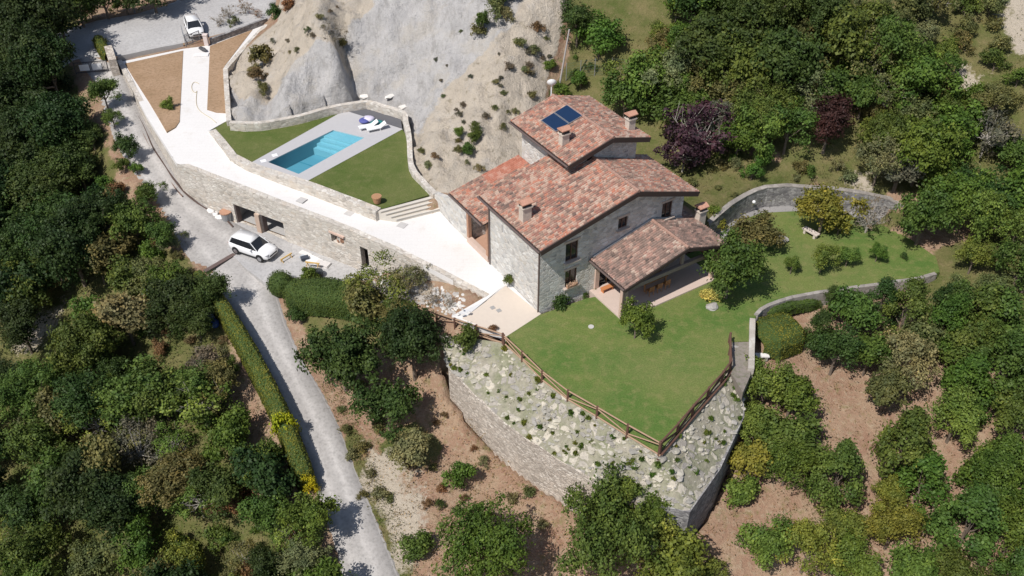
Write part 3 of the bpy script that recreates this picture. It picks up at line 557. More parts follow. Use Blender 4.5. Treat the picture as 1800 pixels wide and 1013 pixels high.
for (ax, ay, i), (bx, by, j), zt, zb in [((410.7, 356.8, 0), (449.6, 372, 1), -1.9, -4.06), ((458, 376, 1), (498.3, 392, 2), -2.0, -4.06), ((584, 409.6, 3), (605, 416, 3), -1.1, -2.), ((633, 432, 3), (646.8, 439, 3), -1.25, -3.7)]:
    a, _ = segpt(ax, ay, G[i], G[i + 1] if i < 3 else (690, 438, 0)); b, _ = segpt(bx, by, G[j] if j < 3 else (615, 405, 0), G[j + 1] if j < 3 else (690, 438, 0))
    an = math.atan2(b[1] - a[1], b[0] - a[0]); c = (a + b) / 2; L = np.linalg.norm((b - a)[:2])
    cuts.append(((c[0], c[1], (zt + zb) / 2), (L, 1.9, zt - zb), an)); frames.append((a, b, an, L, zt, zb))
cut(tw, cuts)
# rooms behind the openings
a0, b0 = frames[0][0], frames[1][1]; an = math.atan2(b0[1] - a0[1], b0[0] - a0[0]); t = np.array([math.cos(an), math.sin(an), 0]); nn = np.array([-t[1], t[0], 0])
a0 = np.r_[a0[:2], 0]; b0 = np.r_[b0[:2], 0]
def room(name, a, b, w0, depth, zt, zb, mat, parent):
    q = [a - t * w0 + nn * .52, b + t * w0 + nn * .52, b + t * w0 + nn * depth, a - t * w0 + nn * depth]
    V = [p + dn * zb for p in q] + [p + dn * zt for p in q]
    raw(name, V, [(0, 1, 2, 3), (1, 5, 6, 2), (2, 6, 7, 3), (3, 7, 4, 0), (4, 7, 6, 5)], mat, parent)
room('garage_room', a0, b0, .5, 5.5, -.75, -4.04, M_plaster, tw)
room('cellar_room', np.r_[frames[2][0][:2], 0], np.r_[frames[3][1][:2], 0], .4, 3.5, -.75, -3.7, M_plaster, tw)
# timber/brick posts beside openings, block rubble in the window
p1 = frames[0][1]; p2 = frames[1][0]; pm = (p1 + p2) / 2
MB().box((pm[0], pm[1], -3.03), (np.linalg.norm((p2 - p1)[:2]) - .03, .62, 2.05), frames[1][2]).build('pillar', simple('raw_plaster', (.5, .38, .3), vary=.2), tw)
for f_ in frames[:2]:
    a, b, an_, L, zt, zb = f_
    MB().box(tuple(a + (b - a) * .02 + nn * .25 + dn * ((zt + zb) / 2 - a[2])), (.07, .5, zt - zb), an_).build('door_jamb', simple('dark_jamb', (.16, .12, .11)), tw)
f_ = frames[2]
for k in range(5):
    q = f_[0] + (f_[1] - f_[0]) * random.uniform(.2, .9); MB().box((q[0] + .05, q[1] + .15, -1.9 + random.uniform(0, .35)), (.3, .3, .3), random.random(), None).build('loose_block', M_rubble if k % 2 else M_brick, tw)
MB().box(tuple((f_[0] + f_[1]) / 2 + dn * (-.95 - (f_[0][2] + f_[1][2]) / 2)), (f_[3] + .3, .56, .18), f_[2]).build('lintel', M_pinkst, tw)
# wall between terrace and pool level
w2 = wall('low_garden_wall', wpath([(366, 231, .92, .2), (384, 251, .95, .2), (403, 276, 1., .1), (432, 291, 1., 0), (478, 307, 1., 0), (537, 326, 1., -.3), (617, 356, 1., -.4), (660, 373, 1.0, -.4)], 1.), .75, M_wall, side=1, rough=.02)
tag(w2, 'low pale stone wall between the white terrace and the pool lawn', 'garden wall')
# pool back wall
w3 = wall('curved_stone_wall', wpath([(404, 214, 1.75, .3), (430, 216, 1.75, .3), (457, 215, 1.75, .3), (510, 206, 1.75, .3), (545, 197.5, 1.75, .3), (579, 188, 1.75, .3), (616, 181, 1.75, .3), (643, 177, 1.75, .3), (675, 186, 1.75, .3), (709, 197, 1.75, .3), (713, 212, 1.7, .3), (719, 240, 1.6, .3), (723, 290, 1.5, .3), (742, 316, 1.4, .3), (765, 340, 1.35, .2)], .8, True), .5, M_wall, rough=.03)
tag(w3, 'curved pale stone wall holding the clay slope back behind the pool', 'retaining wall')
w4 = wall('curved_stone_wall', wpath([(402, 212, 1.5, .3), (399, 170, 1.5, .3), (396, 121, 1.5, .3), (418, 95, 1.5, .4), (443, 69, 1.55, .4), (468, 43, 1.7, .4)], 1.), .5, M_wall, rough=.03)
tag(w4, 'bent pale stone wall beside the brown bed and the entrance walk', 'retaining wall')
# steps to the pool
st = empty('stone_steps'); tag(st, 'wide flight of pale stone steps from the terrace up to the pool lawn', 'steps')
T0, T1 = P(660, 371, .9), P(757, 345, .9); B0, B1 = P(697, 391, 0), P(777, 371, 0)
for k in range(4):
    z = .9 - .2 * k - .02; a = lerp(T0, B0, k / 4); b = lerp(T1, B1, k / 4); c = lerp(T1, B1, (k + 1) / 4); d = lerp(T0, B0, (k + 1) / 4)
    q = [a, b, c, d]; V = [np.r_[p[:2], z] for p in q] + [np.r_[p[:2], -.4] for p in q]
    raw('step', V, [(3, 2, 1, 0), (0, 1, 5, 4), (1, 2, 6, 5), (2, 3, 7, 6), (3, 0, 4, 7)], simple('step_stone', (.56, .52, .46), vary=.08), st)
    e0, e1 = np.r_[d[:2], z], np.r_[c[:2], z]; MB().bar(e0 + dn * .012, e1 + dn * .012, .05, seg=6).build('nosing', simple('nosing_stone', (.62, .58, .52), vary=.05), st)
# wall by the house beside the steps
sw = wall('garden_wall', densify([np.r_[H(.05, 10.95)[:2], 3.05, -.3], np.r_[H(.05, 12.6)[:2], 3.05, -.3], np.r_[H(.1, 14.2)[:2], 2.5, -.3], np.r_[H(.2, 16)[:2], 1.75, -.3], np.r_[H(.3, 17.8)[:2], 1.05, -.3]], .8), .5, M_house, side=-1)
tag(sw, 'sloping pale stone wall from the pool steps to the house portico', 'garden wall')
# lower curved wall
lw = wall('curved_stone_wall', smoothpath([np.r_[P(a, b, z)[:2], z + .12, f] for (a, b, z), f in zip(slope_bot[:8], [-6, -6.6, -7.4, -7.6, -7.8, -8, -8, -8])], 1.), .55, M_low, side=1)
tag(lw, 'tall curved dry stone wall below the rocky bank of the front lawn', 'retaining wall')
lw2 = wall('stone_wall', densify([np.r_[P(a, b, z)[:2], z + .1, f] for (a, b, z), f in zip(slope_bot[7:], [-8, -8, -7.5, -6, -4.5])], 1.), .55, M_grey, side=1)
tag(lw2, 'straight shaded stone wall at the right end of the rocky bank', 'retaining wall')
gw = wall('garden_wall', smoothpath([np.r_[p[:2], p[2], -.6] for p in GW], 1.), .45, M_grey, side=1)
tag(gw, 'curved grey stone retaining wall with gravel at its foot, uphill of the right lawn', 'retaining wall')
M_cope2 = stone('dark_coping', [(.34, .31, .28), (.26, .24, .22), (.4, .37, .34)], (.3, .27, .25), 2.2, 1, .03, bs=.5)
cope = smoothpath([np.r_[p[:2], p[2] + .08, p[2] + .0] for p in GW], 1.)
wall('coping', cope, .48, M_cope2, gw, side=.9)
w6 = wall('garden_wall', wpath([(1329, 553, .12, -2.6), (1338, 543, .12, -2.5), (1352, 535, .12, -2.4), (1372, 528, .12, -2.2), (1393, 521.5, .12, -2), (1442, 513, .12, -2), (1504, 504.5, .12, -2), (1614, 488.5, .12, -1.5), (1645, 480, .12, -1)], 1., True), .32, M_cope2)
tag(w6, 'low pale wall curving along the outer edge of the right lawn', 'garden wall')
w7 = wall('garden_wall', wpath([(1323, 560, .25, -3), (1322, 600, .25, -3.4), (1320.5, 648, .25, -4)], .8), .42, M_cope)
tag(w7, 'narrow straight stone wall beside the clipped hedge at the lawn corner', 'garden wall')
flat('gravel_path', [(1285, 602), (1321, 601), (1319, 660), (1306, 690), (1284, 655)], -.03, gravel('earth_path', (.2, .17, .15), (.26, .23, .2), (.13, .14, .08), 3), .8)
pg = [np.r_[p[:2], .014] for p in GW] + [np.r_[P(a, b)[:2], .014] for a, b in [(1560, 395), (1530, 388), (1470, 374), (1407, 371), (1338, 374.5), (1310, 385), (1283, 403), (1275, 425), (1250, 430)]]
tag(slab('gravel_path', pg, M_grav, .5), kind='structure')
# ================= rocky bank =================
nb, nt_ = 20, 90; TP = np.array(PL_TOP); BP = np.array(PL_BOT); tt = np.linspace(0, len(TP) - 1, nt_)
TPi = np.stack([np.interp(tt, range(len(TP)), TP[:, k]) for k in range(3)], 1); BPi = np.stack([np.interp(tt, range(len(BP)), BP[:, k]) for k in range(3)], 1)
V = []; Fc = []
for i in range(nt_):
    for k in range(nb + 1):
        s = k / nb; p = TPi[i] * (1 - s) + BPi[i] * s; V.append((p[0], p[1], p[2] + .03 + (0 if k in (0, nb) else .35 * float(fbm(np.array(p[0]), np.array(p[1]), .9, 4)))))
for i in range(nt_ - 1):
    for k in range(nb): a = i * (nb + 1) + k; Fc.append((a, a + 1, a + nb + 2, a + nb + 1))
def bankmat():
    n = NT('bank_soil'); v = n.coord(); n1 = n.noise(v, .7, 5); n2 = n.noise(v, 3.2, 5, .7)
    w = n.node('VectorMath', operation='ADD'); n.link(v, w.inputs[0]); nz = n.node('TexNoise'); n.link(v, nz.inputs['Vector']); nz.inputs['Scale'].default_value = 2.
    s2 = n.node('VectorMath', operation='SCALE'); n.link(nz.outputs[1], s2.inputs[0]); s2.inputs['Scale'].default_value = .4; n.link(s2.outputs[0], w.inputs[1])
    vc = n.voro(w.outputs[0], 1.5, out='Color'); sp = n.node('SeparateColor'); n.link(vc, sp.inputs[0]); e = n.voro(w.outputs[0], 1.5, 'DISTANCE_TO_EDGE')
    c = n.mix(n.ramp(n1, [(.35, 0), (.65, 1)]), (.33, .3, .24), (.22, .225, .14)); rock = n.ramp(sp.outputs[0], [(0, (.27, .25, .23)), (.5, (.44, .4, .34)), (1, (.54, .49, .4))])
    m = n.math('MULTIPLY', n.ramp(e, [(.08, 0), (.14, 1)]), n.ramp(sp.outputs[1], [(.4, 0), (.5, 1)])); c = n.mix(m, c, rock)
    c = n.mix(.8, c, n.ramp(n2, [(.3, .65), (.7, 1.25)]), 'MULTIPLY'); n.col(c); n.bump(n.math('ADD', n.math('MULTIPLY', m, .3), n2), .8, .12); return n.m
tag(raw('rocky_bank', V, Fc, bankmat(), None, True), kind='structure')
# stones set in the bank
mb = bmesh.new(); base = bmesh.new()
def rocks(name, spots, mat):
    V = []; Fc = []
    ico = bmesh.new(); bmesh.ops.create_icosphere(ico, subdivisions=1, radius=1); iv = np.array([v.co[:] for v in ico.verts]); ic = [[v.index for v in f.verts] for f in ico.faces]; ico.free()
    for (x, y, z, r) in spots:
        s = np.array([r * random.uniform(.7, 1.4), r * random.uniform(.6, 1.1), r * random.uniform(.2, .35)]); a = random.random() * 6.28
        v = iv * (1 + rng.uniform(-.25, .2, (len(iv), 1))) * s; c_, s_ = math.cos(a), math.sin(a); v = np.stack([v[:, 0] * c_ - v[:, 1] * s_, v[:, 0] * s_ + v[:, 1] * c_, v[:, 2]], 1) + [x, y, z]
        b = len(V); V += v.tolist(); Fc += [tuple(b + q for q in f) for f in ic]
    return raw(name, V, Fc, mat)
def bankpt():
    i = random.uniform(0, nt_ - 1.01); k = int(i); f = i - k; s = random.uniform(.05, .95); T_ = TPi[k] * (1 - f) + TPi[k + 1] * f; B_ = BPi[k] * (1 - f) + BPi[k + 1] * f
    return T_ * (1 - s) + B_ * s
def rockmat(name, cs):
    n = NT(name); v = n.coord(); vc = n.voro(v, .9, out='Color'); sp = n.node('SeparateColor'); n.link(vc, sp.inputs[0]); c = n.ramp(sp.outputs[0], [(i / (len(cs) - 1), q) for i, q in enumerate(cs)])
    c = n.mix(.7, c, n.ramp(n.noise(v, 5, 4), [(.3, .75), (.7, 1.2)]), 'MULTIPLY'); n.col(c); n.b.inputs['Roughness'].default_value = .95; return n.m
M_rock = rockmat('limestone_rock', [(.26, .25, .23), (.43, .4, .33), (.33, .315, .29), (.54, .5, .4), (.3, .28, .245), (.36, .34, .31)])
tag(rocks('stones', [(*(bankpt() + np.array([0, 0, .05])), random.choice([.06, .07, .08, .09, .1, .12, .14, .16, .2, .26, .34])) for _ in range(900)], M_rock), 'pale limestone rocks bedded in the steep bank below the front lawn', 'rocks', kind='stuff')
# rubble by the terrace wall
sp_ = []
for _ in range(420):
    a = random.uniform(0, .86); q = hit(lerp(640, 845, a) + random.uniform(-25, 12), lerp(480, 545, a) + random.uniform(-16, 22)); sp_.append((q[0], q[1], q[2], random.choice([.08, .1, .15, .2, .3])))
tag(rocks('rubble', sp_, rockmat('white_rubble_rock', [(.62, .6, .57), (.4, .37, .34), (.7, .67, .63)])), 'white building rubble heaped at the foot of the terrace wall', 'rubble', kind='stuff')
#==PART3==
# ================= house =================
HA = R(32.37)
house = empty('stone_house', tuple(C0), HA); tag(house, 'two storey stone farmhouse with red clay tile roofs at several levels', 'house')
def prism(name, prof, v0, v1, mat, parent=house):   # profile in (u,h) extruded along v
    n = len(prof); V = [(u, v0, h) for u, h in prof] + [(u, v1, h) for u, h in prof]
    Fc = [tuple(range(n)), tuple(range(2 * n - 1, n - 1, -1))] + [(i, i + n, (i + 1) % n + n, (i + 1) % n) for i in range(n)]
    mb = MB(); mb.poly(V, Fc); return mb.build(name, mat, parent)
def tiles(name, e0, e1, r1, r0, mat=M_tile, parent=house, tw_=.21, tl=.33):
    """e0,e1 eave ends, r1,r0 ridge ends above them (u,v,h)"""
    e0, e1, r1, r0 = [np.array(p, float) for p in (e0, e1, r1, r0)]; nrm = np.cross(e1 - e0, r0 - e0); nrm /= np.linalg.norm(nrm); nrm *= np.sign(nrm[2])
    L = np.linalg.norm(e1 - e0); Sl = np.linalg.norm(r0 - e0); nc = int(L / tw_); per = 6; nr = int(Sl / tl); V = []; UV = []; Fc = []; us = [k / per for k in range(nc * per + 1)]
    prof = [.0, .07, .1, .1, .07, .0]
    for j in range(nr * 2 + 2):
        row = j // 2; s = min(1, (row + (j % 2) * .98) / nr) if row < nr else 1; lift = .03 * (1 - (j % 2)) 
        for i, u in enumerate(us):
            t_ = u / nc; p = (e0 * (1 - t_) + e1 * t_) * (1 - s) + (r0 * (1 - t_) + r1 * t_) * s
            jit = .02 * _tab[(int(u) * 7 + 3) & 255, (row * 13) & 255]
            p = p + nrm * (prof[i % per] + lift + jit); V.append(p); UV.append((u + .001, min(row + (j % 2) * .98, nr - .01) + .001))
    w = len(us)
    for j in range(nr * 2 + 1):
        for i in range(w - 1): Fc.append((j * w + i, j * w + i + 1, (j + 1) * w + i + 1, (j + 1) * w + i))
    o = raw(name, V, Fc, mat, parent); uvl = o.data.uv_layers.new(name='UVMap')
    for p in o.data.polygons:
        i0 = min(p.vertices); 
        for li, vi in zip(p.loop_indices, p.vertices): 
            u = UV[i0][0] + (.08 if vi % w != i0 % w else .0); uvl.data[li].uv = (u, UV[vi][1] if (vi // w) == (i0 // w) or (i0 // w) % 2 == 0 else UV[i0][1])
    # board under the tiles
    q = [e0, e1, r1, r0]; th = .16; V2 = [p - nrm * .01 for p in q] + [p - nrm * th for p in q]
    mb = MB(); mb.poly(V2, [(0, 1, 2, 3), (7, 6, 5, 4), (0, 4, 5, 1), (1, 5, 6, 2), (2, 6, 7, 3), (3, 7, 4, 0)]); mb.build('roof_boards', M_fascia, o)
    return o
def ridge(parent, a, b, mat=M_tile):
    a = Vector(a); b = Vector(b); n = max(2, int((b - a).length / .4)); mb = MB()
    for k in range(n): p = a.lerp(b, k / n); q = a.lerp(b, (k + 1) / n); mb.bar(p, q, .14, .12, 8)
    return mb.build('ridge_tiles', M_ridge, parent)
M_ridge = simple('ridge_clay', (.34, .21, .165), .9, vary=.45, nsc=4)
# main block
mw = prism('wall', [(0, -1.2), (13.6, -1.2), (13.6, 6.36), (8.2, 8.2), (0, 6.3)], 0, 5.4, M_house)
prism('wall', [(0, -1.2), (8.2, -1.2), (8.2, 8.18), (0, 6.28)], 5.4, 7.4, M_house)
cut(mw, [((2.83, .0, 4.72), (1.15, .7, 1.75), 0), ((2.86, .0, 2.22), (1.1, .7, 1.6), 0), ((7.55, 0, 5.55), (.9, .7, 1.05), 0), ((11.95, 0, 5.15), (1.05, .7, 1.5), 0), ((8., 0, 1.1), (4.9, .9, 2.3), 0), ((0, 5.5, 4.62), (.6, .9, .8), 0)])
def window(u0, u1, h0, h1, kind='shutter', v=0., face='front', sill=True, parent=mw):
    c = ((u0 + u1) / 2, v + .14, (h0 + h1) / 2); w = u1 - u0; h = h1 - h0
    f = MB(); fw_ = .07
    f.box((u0 + fw_ / 2, c[1], c[2]), (fw_, .08, h)); f.box((u1 - fw_ / 2, c[1], c[2]), (fw_, .08, h)); f.box((c[0], c[1], h1 - fw_ / 2), (w, .078, fw_)); f.box((c[0], c[1], h0 + fw_ / 2), (w, .078, fw_)); f.box((c[0], c[1] - .002, c[2]), (.07, .08, h - .1))
    fo = f.build('window', M_post, parent)
    MB().box((c[0], c[1] + .03, c[2]), (w - .02, .03, h - .02)).build('pane', M_glass, fo)
    if sill: MB().box((c[0], v - .08, h0 - .05), (w + .35, .36, .1)).build('sill', simple('sill_stone', (.5, .42, .36)), fo)
    MB().box((c[0], v - .02, h1 + .1), (w + .3, .09, .2)).build('lintel', simple('sill_stone', (.5, .42, .36)), fo)
    return fo
wu = window(2.26, 3.4, 3.85, 5.59); wd = window(2.31, 3.41, 1.42, 3.02); window(7.1, 8., 5.03, 6.07); window(11.43, 12.47, 4.4, 5.9, sill=True)
# flower box on the lower sill
def leaves(centers, n, size, col, seedv=0, spread=.3):
    pass
# left wall small window
f = MB(); f.box((.12, 5.5, 4.62), (.06, .9, .8)); f.build('shutter', simple('pale_shutter', (.5, .5, .5)), mw)
# ground floor doors under the porch
d = MB(); d.box((8., .3, 1.1), (4.88, .05, 2.28)); dg_ = d.build('door', M_glass, mw)
d = MB()
for k in range(6): d.box((5.6 + k * .96, .27, 1.1), (.1, .06, 2.28))
d.build('frame', simple('honey_wood', (.35, .19, .09)), dg_)
MB().box((5.35, -.06, 1.0), (.38, .16, 2.1)).build('door_post', M_pinkst, mw)
# string of light plaster flashing above the porch roof
MB().box((7.3, -.04, 3.95), (6.1, .1, .3), 0, Matrix.Rotation(0, 4, 'X')).bm.free()
# main roofs
mr = tiles('roof', (-.5, 8.0, 6.4), (-.5, -.7, 6.4), (8.2, -.7, 8.45), (8.2, 8.0, 8.45))
tiles('roof', (14.42, -.7, 6.3), (14.42, 5.95, 6.3), (8.2, 5.95, 8.45), (8.2, -.7, 8.45))
ridge(mr, (8.2, -.75, 8.56), (8.2, 5.1, 8.56))
def fascia(parent, a, b, w=.1, h=.4):
    a = Vector(a); b = Vector(b); d_ = (b - a); m = Matrix.Translation((a + b) / 2) @ d_.to_track_quat('X', 'Z').to_matrix().to_4x4() @ Matrix.Diagonal((d_.length, w, h, 1)); mb = MB(); bmesh.ops.create_cube(mb.bm, size=1, matrix=m); mb.build('fascia', M_fascia, parent)
fascia(mr, (-.5, -.72, 6.24), (8.2, -.72, 8.29)); fascia(mr, (8.2, -.725, 8.29), (14.42, -.725, 6.14)); 
def gutter(parent, a, b):
    MB().bar(a, b, .085, seg=10).build('gutter', M_gut, parent)
M_gut = simple('copper_brown_gutter', (.16, .12, .11), .5, metal=.3)
gutter(mr, (-.6, 8., 6.3), (-.6, -.7, 6.3)); gutter(mr, (14.5, -.7, 6.2), (14.5, 5.95, 6.2))
def pipe(parent, pl_): 
    mb = MB()
    for a, b in zip(pl_[:-1], pl_[1:]): mb.bar(a, b, .06, seg=8)
    mb.build('downpipe', M_gut, parent)
pipe(mr, [(-.6, .1, 6.25), (-.1, .05, 5.8), (-.1, .05, 0)]); pipe(mr, [(-.6, 7.2, 6.25), (-.1, 7.15, 5.9), (-.1, 7.15, .1)])
# upper block
uw = prism('wall', [(6.3, -1), (12.6, -1), (12.6, 8.98), (9.65, 9.82), (6.3, 8.98)], 5.1, 12.3, M_house)
ur = tiles('roof', (5.45, 12.8, 8.95), (5.45, 4.45, 8.95), (9.62, 4.45, 10.08), (9.62, 12.8, 10.08))
tiles('roof', (13.4, 4.45, 8.98), (13.4, 12.8, 8.98), (9.62, 12.8, 10.08), (9.62, 4.45, 10.08))
ridge(ur, (9.62, 4.4, 10.18), (9.62, 12.8, 10.18)); fascia(ur, (5.45, 4.43, 8.78), (9.62, 4.43, 9.92)); fascia(ur, (9.62, 4.425, 9.92), (13.4, 4.425, 8.82)); gutter(ur, (5.36, 12.8, 8.85), (5.36, 4.45, 8.85))
f = MB(); f.box((6.27, 7.6, 7.9), (.08, .8, .9)); f.build('window', simple('pale_shutter', (.5, .5, .5)), uw)
f = MB(); f.box((7.9, 5.07, 8.55), (.5, .08, .5)); f.build('window', M_glass, uw)
# low wing with portico
lwg = prism('wall', [(.31, -1), (6.3, -1), (6.3, 5.2), (.31, 3.95)], 10.95, 12.6, M_house)
MB().box((4.1, 9.2, 2.), (.3, 3.5, 4.2)).build('wall', M_house, house)
lr = tiles('roof', (-.5, 11.3, 3.95), (-.5, 7.42, 3.95), (6.3, 7.42, 5.4), (6.3, 11.3, 5.4))
tiles('roof', (-.5, 12.85, 3.95), (-.5, 11.3, 3.95), (2.6, 11.3, 4.61), (2.6, 12.85, 4.61)); tiles('roof', (2.6, 12.85, 4.61), (2.6, 11.3, 4.61), (6.3, 11.3, 5.4), (6.3, 12.85, 5.4), M_tile3)
gutter(lr, (-.58, 12.85, 3.85), (-.58, 7.5, 3.85))
MB().box((2.0, 9.2, .02), (3.8, 3.45, .16)).build('portico_floor', simple('terracotta_floor', (.46, .28, .2), vary=.15, nsc=5), house)
MB().box((.1, 9.2, .3), (.35, 3.4, .55)).build('parapet', simple('pink_plaster', (.55, .42, .35)), house)
for v in (10.75, 7.65): MB().box((.1, v, 2.1), (.3, .3, 3.6)).build('pillar', M_brick, house)
MB().box((.1, 9.2, 3.7), (.25, 3.4, .25)).build('beam', M_wood, house)
# porch
ph = prism('porch_floor', [(4.72, -.6), (14.2, -.6), (14.2, .12), (4.72, .12)], -4.25, -.01, simple('pink_paving', (.56, .45, .39), vary=.1, nsc=4))
pr = tiles('porch_roof', (4.6, -.02, 3.2), (4.6, -4.35, 3.2), (10.42, -4.35, 4.68), (10.42, -.02, 4.68), M_tile2)
tiles('porch_roof', (15., -4.35, 3.2), (15., -.02, 3.2), (10.42, -.02, 4.68), (10.42, -4.35, 4.68), M_tile2)
tiles('porch_roof', (15., -.02, 3.2), (15., 1.6, 3.2), (13.65, 1.6, 3.64), (13.65, -.02, 3.64), M_tile2)
ridge(pr, (10.42, -4.4, 4.78), (10.42, 0, 4.78)); fascia(pr, (4.6, -4.37, 3.04), (10.42, -4.37, 4.52), .08, .26); fascia(pr, (10.42, -4.375, 4.52), (15, -4.375, 3.04), .08, .26); gutter(pr, (4.52, 0, 3.12), (4.52, -4.35, 3.12))
MB().box((4.95, -3.9, 1.4), (.42, .42, 2.9)).build('porch_pillar', M_pinkst, house); MB().box((14., -3.9, 1.4), (.42, .42, 2.9)).build('porch_pillar', M_pinkst, house)
MB().box((9.5, -3.9, 2.72), (9.4, .3, .34)).build('beam', simple('grey_beam', (.3, .24, .21), vary=.2), house); MB().box((10.42, -3.9, 3.7), (.22, .22, 1.5)).build('king_post', simple('grey_beam', (.3, .24, .21), vary=.2), house)
for u in (4.95, 7.8, 12.9): MB().box((u + .02, -1.95, 2.95), (.2, 3.7, .2)).build('rafter', M_wood, house)
pipe(pr, [(4.52, -4.2, 3.1), (4.68, -4.14, 2.8), (4.68, -4.14, .1)])
# lead flashing where the porch roof meets the wall
fl = MB(); fl.bar((4.8, -.06, 3.42), (10.42, -.06, 4.88), .09); fl.bar((10.42, -.06, 4.88), (13.6, -.06, 3.85), .09); fl.build('flashing', M_metal, pr)
# chimneys
def chimney(u, v, h, w=.75, ht=1.15, pot='tile', parent=mr):
    b = MB(); b.box((u, v, h + ht / 2 - .3), (w, w * .8, ht + .6)); b.box((u, v, h + ht + .03), (w + .16, w * .8 + .16, .1)); ch = b.build('chimney', simple('chimney_stone', (.55, .48, .41), vary=.3, nsc=5), parent)
    g = MB()
    for sx in (-1, 1):
        for sy in (-1, 1): g.box((u + sx * (w / 2 - .06), v + sy * (w * .4 - .06), h + ht + .23), (.12, .12, .32))
    g.box((u, v, h + ht + .22), (w * .72, w * .56, .3)); g.build('flue', simple('gap_shade', (.06, .05, .045)), ch)  # dark block fills the open gap under the cap, its shade as colour
    c = MB(); c.box((u, v, h + ht + .42), (w + .22, w * .8 + .22, .07)); 
    for s in (-1, 1):
        c.poly([(u - w / 2 - .1, v + s * (w * .4 + .1), h + ht + .46), (u + w / 2 + .1, v + s * (w * .4 + .1), h + ht + .46), (u + w / 2 + .1, v, h + ht + .66), (u - w / 2 - .1, v, h + ht + .66)], [(0, 1, 2, 3)])
    for s in (-1, 1): c.poly([(u + s * (w / 2 + .1), v - w * .4 - .1, h + ht + .46), (u + s * (w / 2 + .1), v + w * .4 + .1, h + ht + .46), (u + s * (w / 2 + .1), v, h + ht + .66)], [(0, 1, 2)])
    c.build('cap', simple('cap_clay', (.5, .27, .19), vary=.4, nsc=5), ch)
    return ch
def onroof(px, py, e, r_):   # e=(u,h) eave, r_=(u,h) ridge: point of the roof plane under a pixel
    d = ray(px, py); s = (r_[1] - e[1]) / (r_[0] - e[0])
    # (p-C0).z = e.h + s*((p-C0).AU - e.u)
    o = CAM - C0; k = (e[1] + s * (o @ AU - e[0]) - o[2]) / (d[2] - s * (d @ AU)); p = CAM + d * k - C0
    return p @ AU, p @ BV, p[2]
chimney(*onroof(923, 386, (-.5, 6.4), (8.2, 8.45))); chimney(*onroof(991, 253, (5.45, 8.95), (9.62, 10.08)), w=.65, ht=.9, parent=ur); chimney(*onroof(1107, 228, (13.4, 8.98), (9.62, 10.08)), w=.65, ht=1., parent=ur); chimney(*onroof(1230, 388, (15, 3.2), (10.42, 4.68)), w=.7, ht=1., parent=pr)
# solar panels lying on the upper roof
u_, v_, h_ = onroof(987, 212, (5.45, 8.95), (9.62, 10.08)); sl = math.atan2(1.13, 4.17)
for dv, du in ((0, .62), (0, -.62)):
    m = Matrix.Translation((u_ + du * math.cos(sl) * 1.08, v_, h_ + .2 + du * math.sin(sl) * 1.08)) @ Matrix.Rotation(-sl, 4, 'Y')
    p = MB().box((0, 0, 0), (1.3, 2.15, .07), 0, m).build('solar_panel', simple('panel_frame', (.45, .45, .46), .4, metal=.7), ur); MB().box((0, 0, .04), (1.2, 2.04, .02), 0, m).build('panel_glass', M_solar, p)
# satellite dish on a mast behind the roof
q = H(9.6, 12.95, 0); dm = empty('satellite_dish', (q[0], q[1], 3)); tag(dm, 'white satellite dish on a short mast at the back of the upper roof', 'dish')
MB().bar((0, 0, 0), (0, 0, 8.), .05).build('mast', M_whitep, dm); mb = MB(); bmesh.ops.create_uvsphere(mb.bm, u_segments=16, v_segments=10, radius=.5)
for v in list(mb.bm.verts):
    if v.co.z > -.24: mb.bm.verts.remove(v)
bmesh.ops.transform(mb.bm, verts=mb.bm.verts, matrix=Matrix.Translation((0, -.1, 8.3)) @ Matrix.Rotation(R(-65), 4, 'X') @ Matrix.Translation((0, 0, .3))); mb.build('reflector', M_whitep, dm, True)
MB().bar((0, -.1, 8.15), (0, -.6, 8.3), .02).build('feed_arm', M_metal, dm)
# porch furniture
def at_uv(u, v, h=0): p = H(u, v, h); return (p[0], p[1], p[2])
tb = empty('garden_table', at_uv(9.3, -2.1, .12), HA); tag(tb, 'long wooden table in the shade under the porch', 'table')
MB().box((0, 0, .74), (2.4, .95, .06)).build('table_top', simple('teak', (.4, .2, .09)), tb)
for sx in (-1, 1):
    for sy in (-1, 1): MB().box((sx * 1.05, sy * .38, .355), (.09, .09, .71)).build('leg', simple('teak', (.4, .2, .09)), tb)
def chair(loc, rz, label, grp):
    c = empty('garden_chair', loc, rz); tag(c, label, 'chair', grp); w = simple('teak', (.4, .2, .09))
    MB().box((0, 0, .44), (.46, .46, .04)).build('seat', w, c)
    b = MB(); b.box((-.21, .22, .68), (.04, .04, .46)); b.box((.21, .22, .68), (.04, .04, .46))
    for k in range(4): b.box((0, .22, .56 + k * .1), (.4, .025, .06))
    b.build('backrest', w, c)
    for sx in (-1, 1):
        for sy in (-1, 1): MB().box((sx * .2, sy * .2, .21), (.045, .045, .42)).build('leg', w, c)
for k, u in enumerate((8.4, 9.2, 10.)): chair(at_uv(u, -2.95, .12), HA + R(180), 'wooden garden chair at the near side of the porch table, %s of three' % ('left', 'middle', 'right')[k], 'chairs at the porch table')
bn = MB(); bn.box((5.9, -.75, .45), (1.1, .4, .06)); bn.box((5.45, -.75, .27), (.06, .36, .3)); bn.box((6.35, -.75, .27), (.06, .36, .3)); bo = bn.build('bench', simple('orange_wood', (.5, .2, .08))); bo.location = tuple(C0); bo.rotation_euler = (0, 0, HA); tag(bo, 'short orange wooden bench beside the porch door', 'bench')
